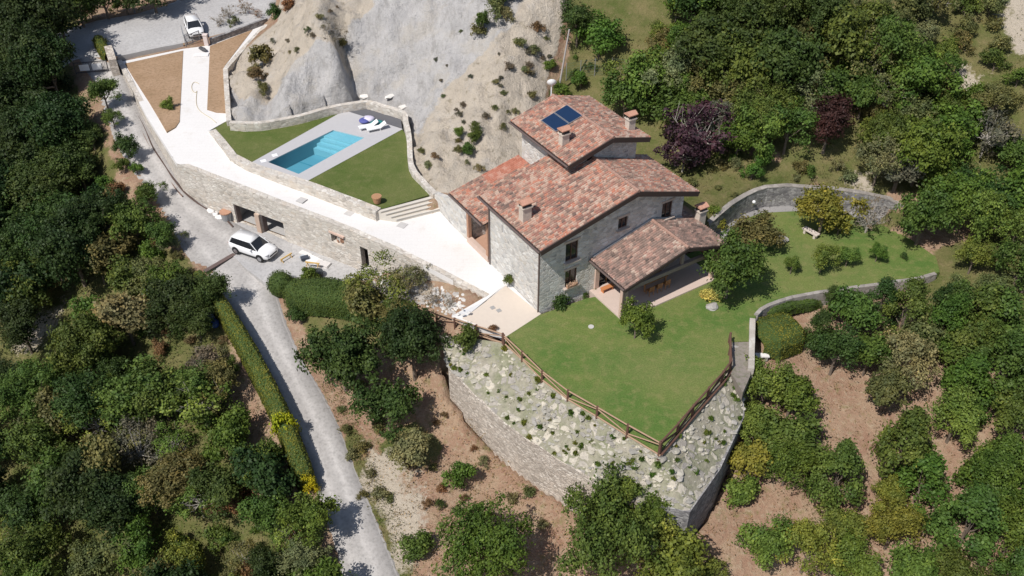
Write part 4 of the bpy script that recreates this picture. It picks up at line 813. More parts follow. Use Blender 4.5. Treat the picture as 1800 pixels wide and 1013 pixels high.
#==PART4==
# ================= vegetation =================
def unit(n): v = rng.normal(size=(n, 3)); return v / np.linalg.norm(v, axis=1)[:, None]
def leafmesh(name, pos, nrm, size, lv, aspect=.7):
    n = len(pos); nrm = nrm / (np.linalg.norm(nrm, axis=1)[:, None] + 1e-9); r = unit(n); a = np.cross(nrm, r); a /= np.linalg.norm(a, axis=1)[:, None] + 1e-9; b = np.cross(nrm, a)
    s = size[:, None]; V = np.stack([pos - a * s * .5, pos - b * s * .5 * aspect + nrm * s * .08, pos + a * s * .5, pos + b * s * .5 * aspect + nrm * s * .08], 1).reshape(-1, 3)
    me = bpy.data.meshes.new(name); me.vertices.add(4 * n); me.vertices.foreach_set('co', V.astype(np.float32).ravel()); me.loops.add(4 * n); me.loops.foreach_set('vertex_index', np.arange(4 * n, dtype=np.int32))
    me.polygons.add(n); me.polygons.foreach_set('loop_start', np.arange(0, 4 * n, 4, dtype=np.int32)); me.update(calc_edges=True)
    at = me.attributes.new('leafv', 'FLOAT', 'FACE'); at.data.foreach_set('value', np.clip(lv, 0, 1).astype(np.float32)); me.materials.append(M_leaf); return me
def crown(name, R_, kind='round', n=5000, leaf=.26, sq=.85):
    K = {'round': int(20 + R_ * 8), 'cone': 30, 'open': 26, 'bush': 12, 'bare': 22, 'spread': 30}[kind]
    d = unit(K)
    if kind in ('round', 'bush', 'spread'):
        d[:, 2] = np.abs(d[:, 2]) * 1.05 - .35 * rng.random(K); c = d * R_ * rng.uniform(.3, .95, (K, 1)) * [1, 1, sq]; rb = R_ * rng.uniform(.14, .36, K)
        if kind == 'spread': rb *= .8; c[:, :2] *= rng.uniform(.7, 1.25, (K, 1))
        c *= [rng.uniform(.88, 1.12), rng.uniform(.88, 1.12), 1]
    elif kind == 'cone':
        z = rng.uniform(-.75, 1.25, K); rr = R_ * np.clip(.95 - .62 * (z + .2), .08, .95); a = rng.uniform(0, 6.28, K); c = np.stack([np.cos(a) * rr * .8, np.sin(a) * rr * .8, z * R_], 1); rb = R_ * rng.uniform(.16, .3, K)
    else: c = d * R_ * rng.uniform(.4, .95, (K, 1)) * [1, 1, .8]; rb = R_ * rng.uniform(.14, .26, K)
    M_ = max(20, n // 11); ti = rng.integers(0, M_, n); w = rb ** 2; bi = rng.choice(K, M_, p=w / w.sum()); dirs = unit(M_) + .5 * (c[bi] / R_) + [0, 0, .3]; dirs /= np.linalg.norm(dirs, axis=1)[:, None]
    rad = rb[bi] * rng.uniform(.6, 1.3, M_) * (1 if kind != 'open' else 1.1); rad[rng.random(M_) < .14] *= .5
    tw = c[bi] + dirs * rad[:, None]; tv = rng.normal(size=M_) * .13 + (rng.random(K) * .16)[bi]; pos = tw[ti] + rng.normal(size=(n, 3)) * [.17, .17, .11] * (leaf / .2); dirs = dirs[ti]
    if kind == 'cone': pos[:, 2] += rng.random(n) ** 3 * .35
    nr = dirs + rng.normal(size=(n, 3)) * .6 + [0, 0, .25]; lv = .4 + rng.normal(size=n) * .13 + tv[ti]
    me = leafmesh(name, pos, nr, leaf * rng.uniform(.55, 1.35, n), lv); return me, c
def limbs(name, c, R_, h, r0, mat, k=8, fine=0):
    mb = MB(); top = Vector((random.uniform(-.2, .2), random.uniform(-.2, .2), h * .95)); mb.bar((0, 0, -.5), (0, 0, h * .45), r0, r0 * .75, 7); mb.bar((0, 0, h * .45), top, r0 * .75, r0 * .5, 7)
    for q in c[rng.choice(len(c), min(k, len(c)), False)]:
        e = Vector((q[0], q[1], q[2] + h)); s = Vector((0, 0, h * random.uniform(.4, .8))); m = s.lerp(e, .5) + Vector((0, 0, -.15 * R_ * random.random())); mb.bar(s, m, r0 * .45, r0 * .3, 5); mb.bar(m, e, r0 * .3, r0 * .1, 5)
        for _ in range(fine):
            f = m.lerp(e, random.random()); mb.bar(f, f + Vector(unit(1)[0] * R_ * .35) + Vector((0, 0, .2 * R_)), r0 * .14, r0 * .03, 4)
    o = mb.build(name, mat); me = o.data; bpy.data.objects.remove(o); return me
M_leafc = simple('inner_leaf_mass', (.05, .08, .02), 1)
PROTO = {}
def proto(key, R_, kind, n, leaf, h, r0, nvar=3, sq=.85, bark=None, k=8, fine=0):
    L = []
    for v in range(nvar):
        lf = leaf * (1, 1.3, .82)[v % 3]; cm, c = crown('crown', R_, kind, int(n * (1, .72, 1.15)[v % 3]), lf, sq); tm = limbs('trunk', c, R_, h, r0, bark or M_trunk, k, fine); L.append((cm, tm))
    PROTO[key] = (R_, h, L)
proto('oakL', 3.3, 'round', 15000, .22, 3.6, .22, 3); proto('oakM', 2.2, 'round', 8000, .19, 2.4, .14, 3); proto('spread', 2.4, 'spread', 6500, .19, 2.5, .13, 3, .6)
proto('bushM', 1.3, 'bush', 2800, .16, .75, .07, 3); proto('bushS', .65, 'bush', 850, .12, .35, .04, 3); proto('cone', 1.9, 'cone', 7000, .18, 2.1, .1, 3)
proto('open', 2.2, 'open', 3600, .16, 2.4, .11, 3, bark=M_pale_trunk, k=20, fine=3); proto('bare', 1.8, 'bare', 700, .13, 1.8, .1, 2, bark=M_pale_trunk, k=22, fine=8); tm0 = []
for _ in range(3):
    n_ = 150; d_ = rng.normal(size=(n_, 3)) * [.1, .1, .06] + [0, 0, .1]; tm0.append((leafmesh('foliage', d_, unit(n_) * [1, 1, .25], .2 * rng.uniform(.6, 1.3, n_), .5 + rng.normal(size=n_) * .18, .4), None))
PROTO['tuft'] = (.28, .1, tm0)
COLS = dict(dark=(.032, .056, .016), deep=(.05, .084, .022), mid=(.084, .126, .028), green=(.088, .145, .026), light=(.13, .18, .038), olive=(.14, .138, .055), yellowgreen=(.17, .185, .035), gold=(.4, .37, .02), straw=(.5, .46, .14), purple=(.055, .026, .042), maroon=(.05, .022, .022), grey=(.16, .14, .11), rust=(.19, .11, .06), paleolive=(.19, .185, .095))
TONE = dict(dark='dark green', deep='deep green', mid='mid green', green='fresh green', light='light green', olive='olive green', yellowgreen='yellow green', gold='golden yellow', straw='pale yellow', purple='purple leaved', maroon='maroon leaved', grey='greyish', rust='rusty brown', paleolive='pale olive')
KINDW = dict(oakL=('bushy_tree', 'tree', 'broad bushy tree'), oakM=('bushy_tree', 'tree', 'round bushy tree'), spread=('bushy_tree', 'tree', 'spreading tree'), bushM=('shrub', 'shrub', 'shrub'), bushS=('shrub', 'shrub', 'little shrub'), cone=('pointed_tree', 'tree', 'pointed leafy tree'), open=('open_crowned_tree', 'tree', 'thin open tree'), bare=('twiggy_shrub', 'shrub', 'bare twiggy shrub'), tuft=('plant', 'plant', 'small tuft plant'))
PLACED = []
def plant(key, loc, sc, colr, label=None, group=None, zs=1., px=None):
    R_, h, L = PROTO[key]; cm, tm = random.choice(L); nm, cat, kw = KINDW[key]; jit = [random.uniform(.82, 1.2), random.uniform(.9, 1.12)]
    c = COLS[colr]; c = (c[0] * jit[0] * jit[1] * 1.02, c[1] * jit[1] * 1.07, c[2] * jit[1] * 1.05, 1)
    if key == 'tuft':
        o = bpy.data.objects.new(nm, cm); COL.objects.link(o); o.color = c; root = o; o.location = loc
    else:
        root = empty(nm, tuple(loc)); a = bpy.data.objects.new('crown' if cat == 'tree' else 'foliage', cm); link(a, root); a.location = (0, 0, h); a.color = c
        b = bpy.data.objects.new('trunk' if cat == 'tree' else 'stem', tm); link(b, root)
    root.rotation_euler = (0, 0, random.uniform(0, 6.28)); sx_ = random.uniform(.88, 1.12); root.scale = (sc * sx_, sc / sx_, sc * zs * (random.uniform(.88, 1.22) if zs == 1. else 1)); root['category'] = cat
    if group: root['group'] = group
    if label: root['label'] = label
    else: PLACED.append((root, TONE[colr], kw, px or Q(np.array(loc) + [0, 0, h * sc])))
    return root
def put(px, py, rpx, key, colr, label=None, group=None, zs=1.):
    R_, h, _ = PROTO[key]; sc = 1.
    rpx *= 1.02 if key in ('oakL', 'oakM', 'spread', 'cone') else 1.
    for _ in range(3): p = hit(px, py, h * sc * zs); sc = rpx / (mpp(p + [0, 0, h * sc]) * R_)
    return plant(key, p, sc, colr, label, group, zs, (px, py))
def fill(poly, n, sp, kinds, group, excl=(), smin=.8, smax=1.25):
    xs_ = [q[0] for q in poly]; ys_ = [q[1] for q in poly]; pts_ = []; tries = 0
    while len(pts_) < n and tries < n * 40:
        tries += 1; x = random.uniform(min(xs_), max(xs_)); y = random.uniform(min(ys_), max(ys_))
        if not inpoly(np.array([x]), np.array([y]), poly)[0] or any(inpoly(np.array([x]), np.array([y]), e)[0] for e in excl): continue
        key, colr = random.choice(kinds); sc = random.uniform(smin, smax); R_, h, _ = PROTO[key]; p = hit(x, y, h * sc)
        if len(PLACED) and any((p[0] - q[0]) ** 2 + (p[1] - q[1]) ** 2 < (sp * .5 * (R_ * sc + q[2])) ** 2 for q in pts_): continue
        pts_.append((p[0], p[1], R_ * sc)); plant(key, p, sc, colr, None, group, 1., (x, y))
    return len(pts_)
# the wood at the upper left
fill([(-140, -60), (60, -70), (90, 10), (70, 110), (110, 200), (130, 270), (165, 330), (180, 400), (120, 470), (-140, 480)], 80, .9, [('oakL', 'dark'), ('oakL', 'dark'), ('oakL', 'dark'), ('oakL', 'deep'), ('oakM', 'deep'), ('oakM', 'mid')], 'trees of the dark wood at the upper left', [[(95, 60), (260, 60), (260, 140), (170, 140)]], .8, 1.2)
for a in [(50, 40, 70, 'oakL', 'dark'), (30, 150, 75, 'oakL', 'dark'), (88, 125, 56, 'oakL', 'dark'), (110, 220, 60, 'oakL', 'dark'), (60, 250, 66, 'oakL', 'dark'), (140, 300, 42, 'oakM', 'deep'), (80, 340, 56, 'oakL', 'deep'), (160, 240, 24, 'oakM', 'deep'), (182, 165, 26, 'oakM', 'mid'), (196, 205, 22, 'spread', 'mid'), (222, 262, 20, 'oakM', 'deep'), (262, 338, 26, 'spread', 'mid'), (190, 330, 22, 'bushM', 'green'), (215, 370, 26, 'bushM', 'mid'), (20, 330, 60, 'oakL', 'dark'), (100, 25, 45, 'oakM', 'deep')]: put(*a, group='trees of the dark wood at the upper left')
for a in [(135, 5, 45, 'oakM', 'deep'), (180, -5, 40, 'oakM', 'deep'), (215, -12, 40, 'spread', 'mid'), (265, -18, 42, 'oakM', 'dark'), (310, -40, 40, 'oakM', 'dark'), (130, 30, 22, 'bushM', 'mid'), (160, 22, 20, 'bushM', 'olive'), (205, 12, 16, 'bushM', 'mid')]: put(*a, group='trees beyond the upper road')
# slope left of the driveway
g2 = 'trees on the slope left of the driveway'
ex = [[(70, 490), (145, 470), (150, 520), (80, 640), (30, 640)], [(280, 570), (345, 585), (350, 650), (290, 650)], [(425, 690), (480, 720), (500, 810), (440, 800)], [(480, 830), (530, 840), (520, 900), (480, 880)], [(185, 290), (225, 300), (215, 350), (180, 345)], [(275, 440), (325, 450), (320, 490), (270, 480)], [(400, 800), (440, 830), (430, 1000), (395, 950)], [(380, 600), (420, 600), (430, 700), (395, 690)], [(320, 470), (375, 470), (470, 620), (600, 900), (520, 880), (430, 720), (370, 600)]]
for a in [(165, 390, 42, 'oakM', 'deep'), (235, 400, 42, 'oakM', 'mid'), (195, 440, 45, 'oakM', 'olive'), (255, 350, 24, 'bushM', 'mid'), (285, 405, 36, 'spread', 'mid'), (300, 425, 22, 'spread', 'paleolive'), (60, 440, 55, 'oakL', 'deep'), (40, 520, 45, 'oakM', 'mid'), (220, 560, 58, 'spread', 'paleolive'), (160, 620, 60, 'oakL', 'mid'), (230, 500, 40, 'oakM', 'mid'), (310, 525, 52, 'oakL', 'dark'), (375, 515, 38, 'oakM', 'deep'), (345, 560, 42, 'oakM', 'deep'), (290, 500, 40, 'oakM', 'green'), (265, 450, 26, 'bushM', 'green'),
          (360, 640, 44, 'spread', 'grey'), (350, 690, 46, 'oakM', 'mid'), (410, 765, 42, 'oakM', 'green'), (460, 820, 38, 'oakM', 'light'), (250, 700, 60, 'oakL', 'mid'), (60, 690, 62, 'oakL', 'mid'), (150, 720, 60, 'oakL', 'deep'), (240, 790, 55, 'open', 'grey'), (300, 850, 55, 'oakL', 'olive'), (150, 850, 78, 'oakL', 'dark'), (210, 900, 60, 'oakL', 'dark'), (350, 880, 42, 'open', 'light'), (50, 900, 60, 'oakM', 'deep'), (70, 790, 55, 'oakM', 'mid'), (480, 920, 36, 'oakM', 'deep'), (545, 915, 48, 'oakM', 'green'), (530, 980, 45, 'spread', 'paleolive'), (240, 975, 50, 'oakM', 'green'), (330, 980, 45, 'spread', 'yellowgreen'), (60, 990, 60, 'oakM', 'mid'), (150, 990, 50, 'spread', 'olive'), (430, 990, 40, 'open', 'olive'), (545, 1010, 35, 'bushM', 'green')]: put(*a, group=g2)
fill([(-140, 420), (180, 470), (330, 480), (385, 560), (400, 640), (440, 740), (470, 850), (560, 900), (600, 1090), (-140, 1090)], 80, .66, [('oakM', 'mid'), ('oakM', 'deep'), ('spread', 'olive'), ('oakM', 'dark'), ('oakM', 'green'), ('open', 'light'), ('bushM', 'paleolive'), ('oakM', 'dark'), ('bushM', 'light')], g2, ex, .7, 1.15)
fill([(170, 300), (330, 430), (420, 620), (480, 800), (560, 900), (590, 1080), (380, 1080), (350, 800), (200, 500)], 62, .7, [('bushM', 'mid'), ('bushS', 'olive'), ('bushS', 'paleolive'), ('bushS', 'green'), ('bushM', 'rust'), ('bushS', 'rust')], 'bushes in the gaps left of the driveway', (), .6, 1.)
for a in [(205, 345, 22, 'bushM', 'rust'), (240, 300, 14, 'bushM', 'green'), (215, 295, 16, 'bushM', 'mid'), (250, 420, 18, 'bushM', 'mid')]: put(*a, group='bushes in the gaps left of the driveway')
# middle, between driveway and bank
put(600, 635, 66, 'oakL', 'deep', 'broad deep green tree right of the driveway bend, left of its darker twin', 'trees between driveway and bank')
put(725, 615, 64, 'oakL', 'dark', 'broad dark green tree above the end of the curved dry stone wall', 'trees between driveway and bank')
put(682, 722, 56, 'oakM', 'deep', 'round deep green tree below the two broad trees, above the pale bushes', 'trees between driveway and bank')
put(815, 600, 25, 'bushM', 'mid', 'compact round evergreen bush at the left end of the rail fence')
put(722, 795, 46, 'spread', 'paleolive', 'pale loose bush on the dry bank between driveway and curved wall')
put(808, 843, 32, 'bushM', 'green', 'round fresh green bush alone on the dry slope below the curved wall')
put(728, 960, 32, 'bushM', 'mid', 'dark little round bush by the driveway near the bottom edge')
put(772, 887, 11, 'bushS', 'deep', 'tiny dark bush just below the round fresh green bush')
put(852, 968, 84, 'oakL', 'green', 'big round tree at the bottom centre casting its shadow to the right')
put(1065, 945, 95, 'oakL', 'mid', 'large grey green tree at the bottom, in front of the curved wall end', None)
put(1140, 935, 62, 'oakM', 'light', 'light green crown at the foot of the bank, right of the large tree')
put(1190, 1000, 60, 'oakM', 'yellowgreen', 'yellow green tree at the bottom edge below the wall corner')
put(1152, 898, 34, 'spread', 'green', 'small fresh crown hiding the wall just left of the bank corner')
put(1100, 870, 34, 'spread', 'light', 'light green upper crown hiding the right end of the curved dry stone wall')
put(665, 500, 62, 'open', 'light', 'thin open light green tree leaning before the white rubble')
put(720, 490, 34, 'open', 'paleolive', 'thin pale tree among rubble by the end of the long hedge'); put(640, 540, 40, 'oakM', 'olive', 'soft olive bush grown into the right end of the long hedge'); put(700, 555, 34, 'spread', 'olive', 'olive loose bush right of the long clipped hedge')
put(520, 556, 22, 'bushM', 'deep', 'dark round bush on the red bank beside the driveway'); put(760, 520, 22, 'bare', 'grey', 'twiggy grey shrub under the end of the terrace wall'); put(790, 530, 14, 'bare', 'grey', 'small twiggy grey shrub by the pale slab')
put(545, 485, 17, 'bushM', 'green', 'small upright green bush between round and long clipped hedges')
fill([(540, 570), (640, 600), (700, 760), (720, 1010), (640, 900), (590, 740)], 18, .8, [('bushS', 'paleolive'), ('bushS', 'olive'), ('bushS', 'mid')], 'low bushes along the right verge of the driveway', (), .5, 1.)
fill([(700, 780), (760, 700), (850, 800), (1000, 900), (960, 930), (760, 930)], 16, 1, [('bushS', 'paleolive'), ('bushS', 'olive'), ('bushS', 'rust')], 'low bushes on the dry slope below the curved wall', (), .4, .8)
# garden
put(1119, 562, 27, 'oakM', 'green', 'small round fruit tree with a short pale trunk on the front lawn', None, 1.45)
put(986, 532, 23, 'bushM', 'deep', 'round dark green bush against the gable wall below the windows'); put(1028, 522, 10, 'bushS', 'mid', 'low dark plant between the gable bush and the porch'); put(1045, 516, 12, 'bushS', 'yellowgreen', 'yellow leaved plant at the porch corner')
put(1284, 478, 53, 'oakL', 'mid', 'broad dark green tree at the right end of the porch')
put(1327, 408, 40, 'oakM', 'olive', 'olive green round tree between the porch chimney and the right lawn')
put(1450, 368, 52, 'spread', 'yellowgreen', 'yellow green fruit tree at the back of the right lawn', None); put(1475, 400, 26, 'bushM', 'yellowgreen', 'yellow green low tree just below the fruit tree at the back of the lawn')
put(1530, 378, 38, 'bare', 'grey', 'leafless grey tree beside the upper garden wall'); put(1625, 385, 50, 'oakL', 'mid', 'large mid green tree at the right end of the lawn')
for q, w in (((1392, 468, 16, 'oakM', 'light'), 'leftmost and slimmest of four small trees in a row on the right lawn'), ((1447, 457, 25, 'oakM', 'light'), 'second from the left and widest of four small lawn trees'), ((1491, 452, 19, 'oakM', 'light'), 'third from the left of four small lawn trees'), ((1543, 446, 16, 'oakM', 'green'), 'rightmost of four small lawn trees in a row')): put(*q, w, 'four small trees in a row on the right lawn')
put(1590, 452, 8, 'bushS', 'deep', 'tiny seedling right of the row of small lawn trees'); put(1250, 522, 15, 'bushS', 'straw', 'yellow flowering plant under the broad tree by the porch'); put(1238, 517, 9, 'bushS', 'straw', 'small yellow flowering plant nearest the porch floor')
put(895, 492, 9, 'bushS', 'mid', 'slim green climber at the foot of the long house wall', None, 2.); put(1268, 395, 14, 'bushS', 'yellowgreen', 'white flowering climber by the porch chimney'); put(1256, 370, 12, 'bushS', 'yellowgreen', 'pale climber leaning over the roof edge behind the porch chimney')
put(868, 578, 9, 'bushS', 'rust', 'reddish dry plant at the fence beside the patio')
# right orchard
g3 = 'trees of the orchard right of the bank'
for a in [(1345, 680, 50, 'oakM', 'light'), (1392, 700, 44, 'oakM', 'green'), (1330, 745, 48, 'spread', 'light'), (1385, 765, 52, 'oakM', 'mid'), (1320, 810, 48, 'spread', 'yellowgreen'), (1385, 820, 46, 'oakM', 'green'), (1300, 860, 34, 'bushM', 'light'), (1310, 640, 26, 'bushM', 'light'),
          (1470, 845, 52, 'cone', 'mid'), (1590, 795, 56, 'cone', 'mid'), (1620, 850, 46, 'cone', 'green'), (1462, 528, 24, 'cone', 'deep'), (1440, 595, 34, 'cone', 'deep'), (1470, 620, 48, 'oakM', 'deep'), (1500, 560, 42, 'oakM', 'mid'), (1545, 545, 34, 'cone', 'deep'), (1530, 620, 52, 'spread', 'mid'), (1590, 640, 58, 'spread', 'paleolive'), (1560, 690, 48, 'spread', 'olive'), (1590, 560, 46, 'cone', 'mid'), (1630, 590, 44, 'oakM', 'olive'), (1660, 550, 38, 'cone', 'deep'), (1700, 600, 50, 'oakM', 'mid'), (1760, 570, 50, 'cone', 'mid'), (1700, 680, 52, 'cone', 'green'), (1680, 740, 50, 'oakM', 'light'), (1760, 660, 55, 'cone', 'mid'), (1790, 740, 50, 'oakM', 'mid'),
          (1740, 850, 55, 'cone', 'green'), (1790, 820, 50, 'oakM', 'mid'), (1700, 930, 60, 'cone', 'mid'), (1780, 940, 60, 'oakM', 'green'), (1350, 965, 48, 'oakM', 'light'), (1420, 970, 58, 'spread', 'yellowgreen'), (1490, 920, 54, 'spread', 'light'), (1500, 990, 58, 'oakM', 'green'), (1570, 930, 52, 'oakM', 'yellowgreen'), (1610, 1000, 50, 'oakM', 'light'), (1560, 870, 36, 'spread', 'yellowgreen'), (1680, 1020, 60, 'oakM', 'mid'), (1780, 1030, 55, 'cone', 'mid'), (1740, 500, 40, 'spread', 'olive'), (1712, 455, 30, 'oakM', 'light'), (1790, 480, 50, 'oakM', 'mid'), (1730, 390, 52, 'oakM', 'light'), (1790, 400, 45, 'spread', 'light'), (1250, 1010, 30, 'bushM', 'light')]: put(*a, group=g3)
fill([(1560, 480), (1900, 430), (1900, 1100), (1650, 1100), (1690, 900), (1760, 780), (1640, 660)], 16, .9, [('cone', 'mid'), ('oakM', 'mid'), ('spread', 'olive'), ('cone', 'green')], g3, [[(1560, 650), (1700, 780), (1720, 880), (1640, 900)]], .8, 1.2)
# hill behind the house
g4 = 'trees and thicket on the hill above the house'
put(1230, 232, 64, 'open', 'purple', 'tall purple leaved tree right of the upper roof', None); put(1205, 260, 45, 'open', 'purple', 'lower purple leaved tree close behind the upper roof', None)
put(1457, 225, 46, 'oakM', 'maroon', 'round maroon leaved tree in the middle of the green thicket', None)
put(1055, 60, 38, 'oakM', 'green', 'fresh green round tree at the right edge of the clay slope', None); put(1015, 45, 34, 'oakM', 'deep', 'deep green tree at the right edge of the clay slope, left of a fresher one')
for a in [(1270, 70, 75, 'oakL', 'deep'), (1340, 30, 66, 'oakL', 'deep'), (1430, 20, 58, 'oakL', 'deep'), (1480, 80, 60, 'oakM', 'mid'), (1300, 130, 62, 'oakL', 'mid'), (1380, 120, 62, 'oakL', 'deep'), (1560, 95, 66, 'spread', 'mid'), (1620, 140, 60, 'oakM', 'green'), (1520, 165, 46, 'spread', 'mid'), (1600, 205, 44, 'spread', 'olive'), (1340, 200, 55, 'oakL', 'mid'), (1300, 170, 50, 'oakM', 'olive'), (1335, 240, 44, 'oakM', 'light'), (1165, 90, 26, 'spread', 'paleolive'), (1180, 130, 50, 'spread', 'paleolive'), (1140, 150, 45, 'oakM', 'light'), (1100, 170, 40, 'oakM', 'mid'), (1230, 140, 45, 'spread', 'olive'), (1415, 150, 40, 'spread', 'olive'), (1560, 255, 48, 'oakL', 'mid'), (1620, 270, 58, 'oakL', 'green'), (1580, 300, 40, 'spread', 'grey'), (1680, 230, 50, 'oakM', 'green'), (1752, 178, 40, 'spread', 'olive'), (1740, 230, 48, 'open', 'grey'), (1660, 180, 40, 'spread', 'mid'), (1790, 280, 40, 'bushM', 'mid'), (1740, 340, 62, 'oakL', 'deep'), (1680, 360, 50, 'oakL', 'green'), (1800, 350, 50, 'oakM', 'green'), (1530, 30, 50, 'spread', 'mid'), (1240, 5, 50, 'oakM', 'deep'), (1190, 15, 26, 'spread', 'olive'), (1600, 20, 40, 'spread', 'olive'), (1750, 110, 28, 'bushM', 'mid'), (1790, 140, 25, 'bushM', 'green'), (1690, 80, 24, 'bushM', 'olive'), (985, 160, 16, 'bushM', 'green')]: put(*a, group=g4)
fill([(1080, 60), (1200, -60), (1640, -60), (1660, 120), (1720, 210), (1660, 320), (1540, 290), (1300, 250), (1180, 190)], 60, .72, [('spread', 'light'), ('oakM', 'mid'), ('spread', 'olive'), ('open', 'olive'), ('spread', 'grey'), ('spread', 'paleolive'), ('bushM', 'olive'), ('oakM', 'green'), ('open', 'paleolive')], g4, [[(1480, -60), (1640, -60), (1640, 30), (1500, 40)], [(1060, -60), (1190, -60), (1200, 60), (1120, 130), (1060, 100)], [(1200, 260), (1420, 260), (1560, 300), (1560, 340), (1200, 340)], [(1390, 180), (1520, 180), (1540, 300), (1380, 300)]], .7, 1.2)
fill([(1090, 60), (1200, -40), (1640, -40), (1700, 150), (1660, 300), (1540, 260), (1300, 230), (1180, 170)], 46, .5, [('spread', 'light'), ('spread', 'olive'), ('oakM', 'mid'), ('spread', 'mid'), ('open', 'light')], g4, [[(1395, 170), (1520, 170), (1530, 300), (1385, 300)]], .45, .8)
fill([(1640, -60), (1900, -60), (1900, 300), (1720, 290), (1660, 120)], 26, .9, [('bushM', 'mid'), ('bushS', 'olive'), ('bushM', 'olive'), ('bushS', 'paleolive'), ('bushM', 'green')], 'scrub on the upper right slope', [[(1760, -60), (1830, 40), (1830, 160), (1780, 60)]], .7, 1.3)
fill([(1060, 110), (1160, 190), (1280, 270), (1480, 290), (1560, 320), (1400, 325), (1260, 350), (1200, 320), (1120, 200), (1010, 150), (1000, 90)], 22, .9, [('bushS', 'light'), ('bushS', 'olive'), ('bushS', 'paleolive'), ('bushM', 'green'), ('bushS', 'mid')], 'low scrub on the grass behind the house', [[(880, 160), (1240, 160), (1240, 300)]], .5, 1.1)
# scrub of the clay slope
g5 = 'scrub on the pale clay slope'
for a in [(462, 105, 22, 'bushM', 'olive'), (455, 135, 18, 'bushM', 'rust'), (462, 158, 16, 'bushM', 'olive'), (445, 125, 14, 'bushM', 'paleolive'), (590, 60, 20, 'bare', 'grey'), (575, 45, 16, 'bare', 'grey'), (600, 75, 12, 'bushS', 'olive'), (870, 20, 26, 'bushM', 'olive'), (850, 40, 20, 'bushM', 'mid'), (885, -5, 28, 'bushM', 'mid'), (840, 55, 14, 'bushS', 'olive'), (890, 30, 16, 'bushM', 'paleolive'), (807, 235, 14, 'bushM', 'green'), (832, 240, 14, 'bushM', 'mid'), (825, 265, 14, 'bushM', 'mid'), (835, 225, 12, 'bushS', 'mid'), (480, 25, 16, 'bushM', 'deep'), (965, 115, 12, 'bushM', 'green'), (505, 10, 14, 'bushM', 'rust'), (740, 265, 8, 'bushS', 'olive'), (752, 290, 10, 'bushS', 'paleolive'), (765, 275, 8, 'bushS', 'rust'), (915, 75, 12, 'bushS', 'olive'), (945, 50, 14, 'bushS', 'rust'), (940, 90, 12, 'bushS', 'paleolive'), (400, 20, 16, 'bare', 'grey'), (385, 35, 14, 'bare', 'grey'), (430, 12, 16, 'bare', 'rust'), (450, 20, 14, 'bare', 'rust'), (412, 40, 12, 'bushS', 'paleolive'), (295, 190, 17, 'bushM', 'yellowgreen'), (178, 75, 15, 'bushM', 'yellowgreen')]: put(*a, group=g5 if a[0] not in (295, 178) else None)
fill([(800, 180), (880, 130), (960, 60), (990, 100), (960, 150), (900, 210), (880, 270), (850, 300), (800, 290)], 26, .8, [('bushS', 'paleolive'), ('bushS', 'olive'), ('bushS', 'grey'), ('bushS', 'grey')], g5, (), .4, .85)
fill([(440, 90), (470, 50), (600, 10), (560, 80), (480, 100)], 10, .9, [('bushS', 'paleolive'), ('bushS', 'grey')], g5, (), .35, .7)
fill([(740, 60), (960, -20), (940, 80), (760, 260), (740, 180)], 9, 1, [('bushS', 'grey'), ('bushS', 'paleolive')], g5, (), .22, .42)
# tufts planted in the rocky bank
for k in range(95):
    p = bankpt(); o = plant('tuft', p + [0, 0, .06], random.uniform(.5, 1.1), random.choice(['green', 'light', 'yellowgreen', 'light']), 'small green tuft planted between the rocks of the bank', 'green tufts planted in the rocky bank')
# distinct labels
LM = [((447, 430), 'the garage car'), ((560, 260), 'the pool'), ((0, 0), 'the top left picture corner'), ((0, 1013), 'the bottom left picture corner'), ((1800, 0), 'the top right picture corner'), ((1800, 1013), 'the bottom right picture corner'), ((20, 500), 'the middle of the left picture edge'), ((1457, 222), 'the maroon tree'), ((1500, 420), 'the right lawn'), ((503, 762), 'the yellow hedge shrub'), ((650, 990), 'the bottom of the driveway'), ((1385, 585), 'the clipped corner hedge'), ((1205, 930), 'the bank wall corner'), ((990, 235), 'the upper roof'), ((340, 45), 'the roadside car'), ((870, 10), 'the top middle picture edge'), ((1480, 700), 'the bare orchard ground'), ((200, 690), 'the middle of the left wood')]
SEC = ['right of', 'upper right of', 'above', 'upper left of', 'left of', 'lower left of', 'below', 'lower right of']; ORD = ['nearest', 'second nearest', 'third nearest', 'fourth nearest', 'fifth nearest', 'sixth nearest', 'seventh nearest', 'eighth nearest', 'ninth nearest', 'tenth nearest', 'eleventh nearest', 'twelfth nearest']
KW2 = {'broad bushy tree': 'broad tree', 'round bushy tree': 'round tree', 'pointed leafy tree': 'pointed tree', 'bare twiggy shrub': 'twiggy shrub'}
bk = {}
for o, tone, kw, (px, py) in PLACED:
    (lx, ly), nm = min(LM, key=lambda l: (l[0][0] - px) ** 2 + (l[0][1] - py) ** 2); s = int(((math.degrees(math.atan2(ly - py, px - lx)) + 22.5) % 360) // 45)
    bk.setdefault((tone, kw, nm, SEC[s]), []).append((math.hypot(px - lx, py - ly), o))
for (tone, kw, nm, sec), L in bk.items():
    L.sort(key=lambda q: q[0])
    for k, (d_, o) in enumerate(L): kw = 'thin tree' if kw == 'thin open tree' else kw; o['label'] = ('%s %s %s %s' % (tone, kw, sec, nm)) if len(L) == 1 else ('%s %s %s %s %s' % (ORD[min(k, 11)], tone, KW2.get(kw, kw), sec, nm))
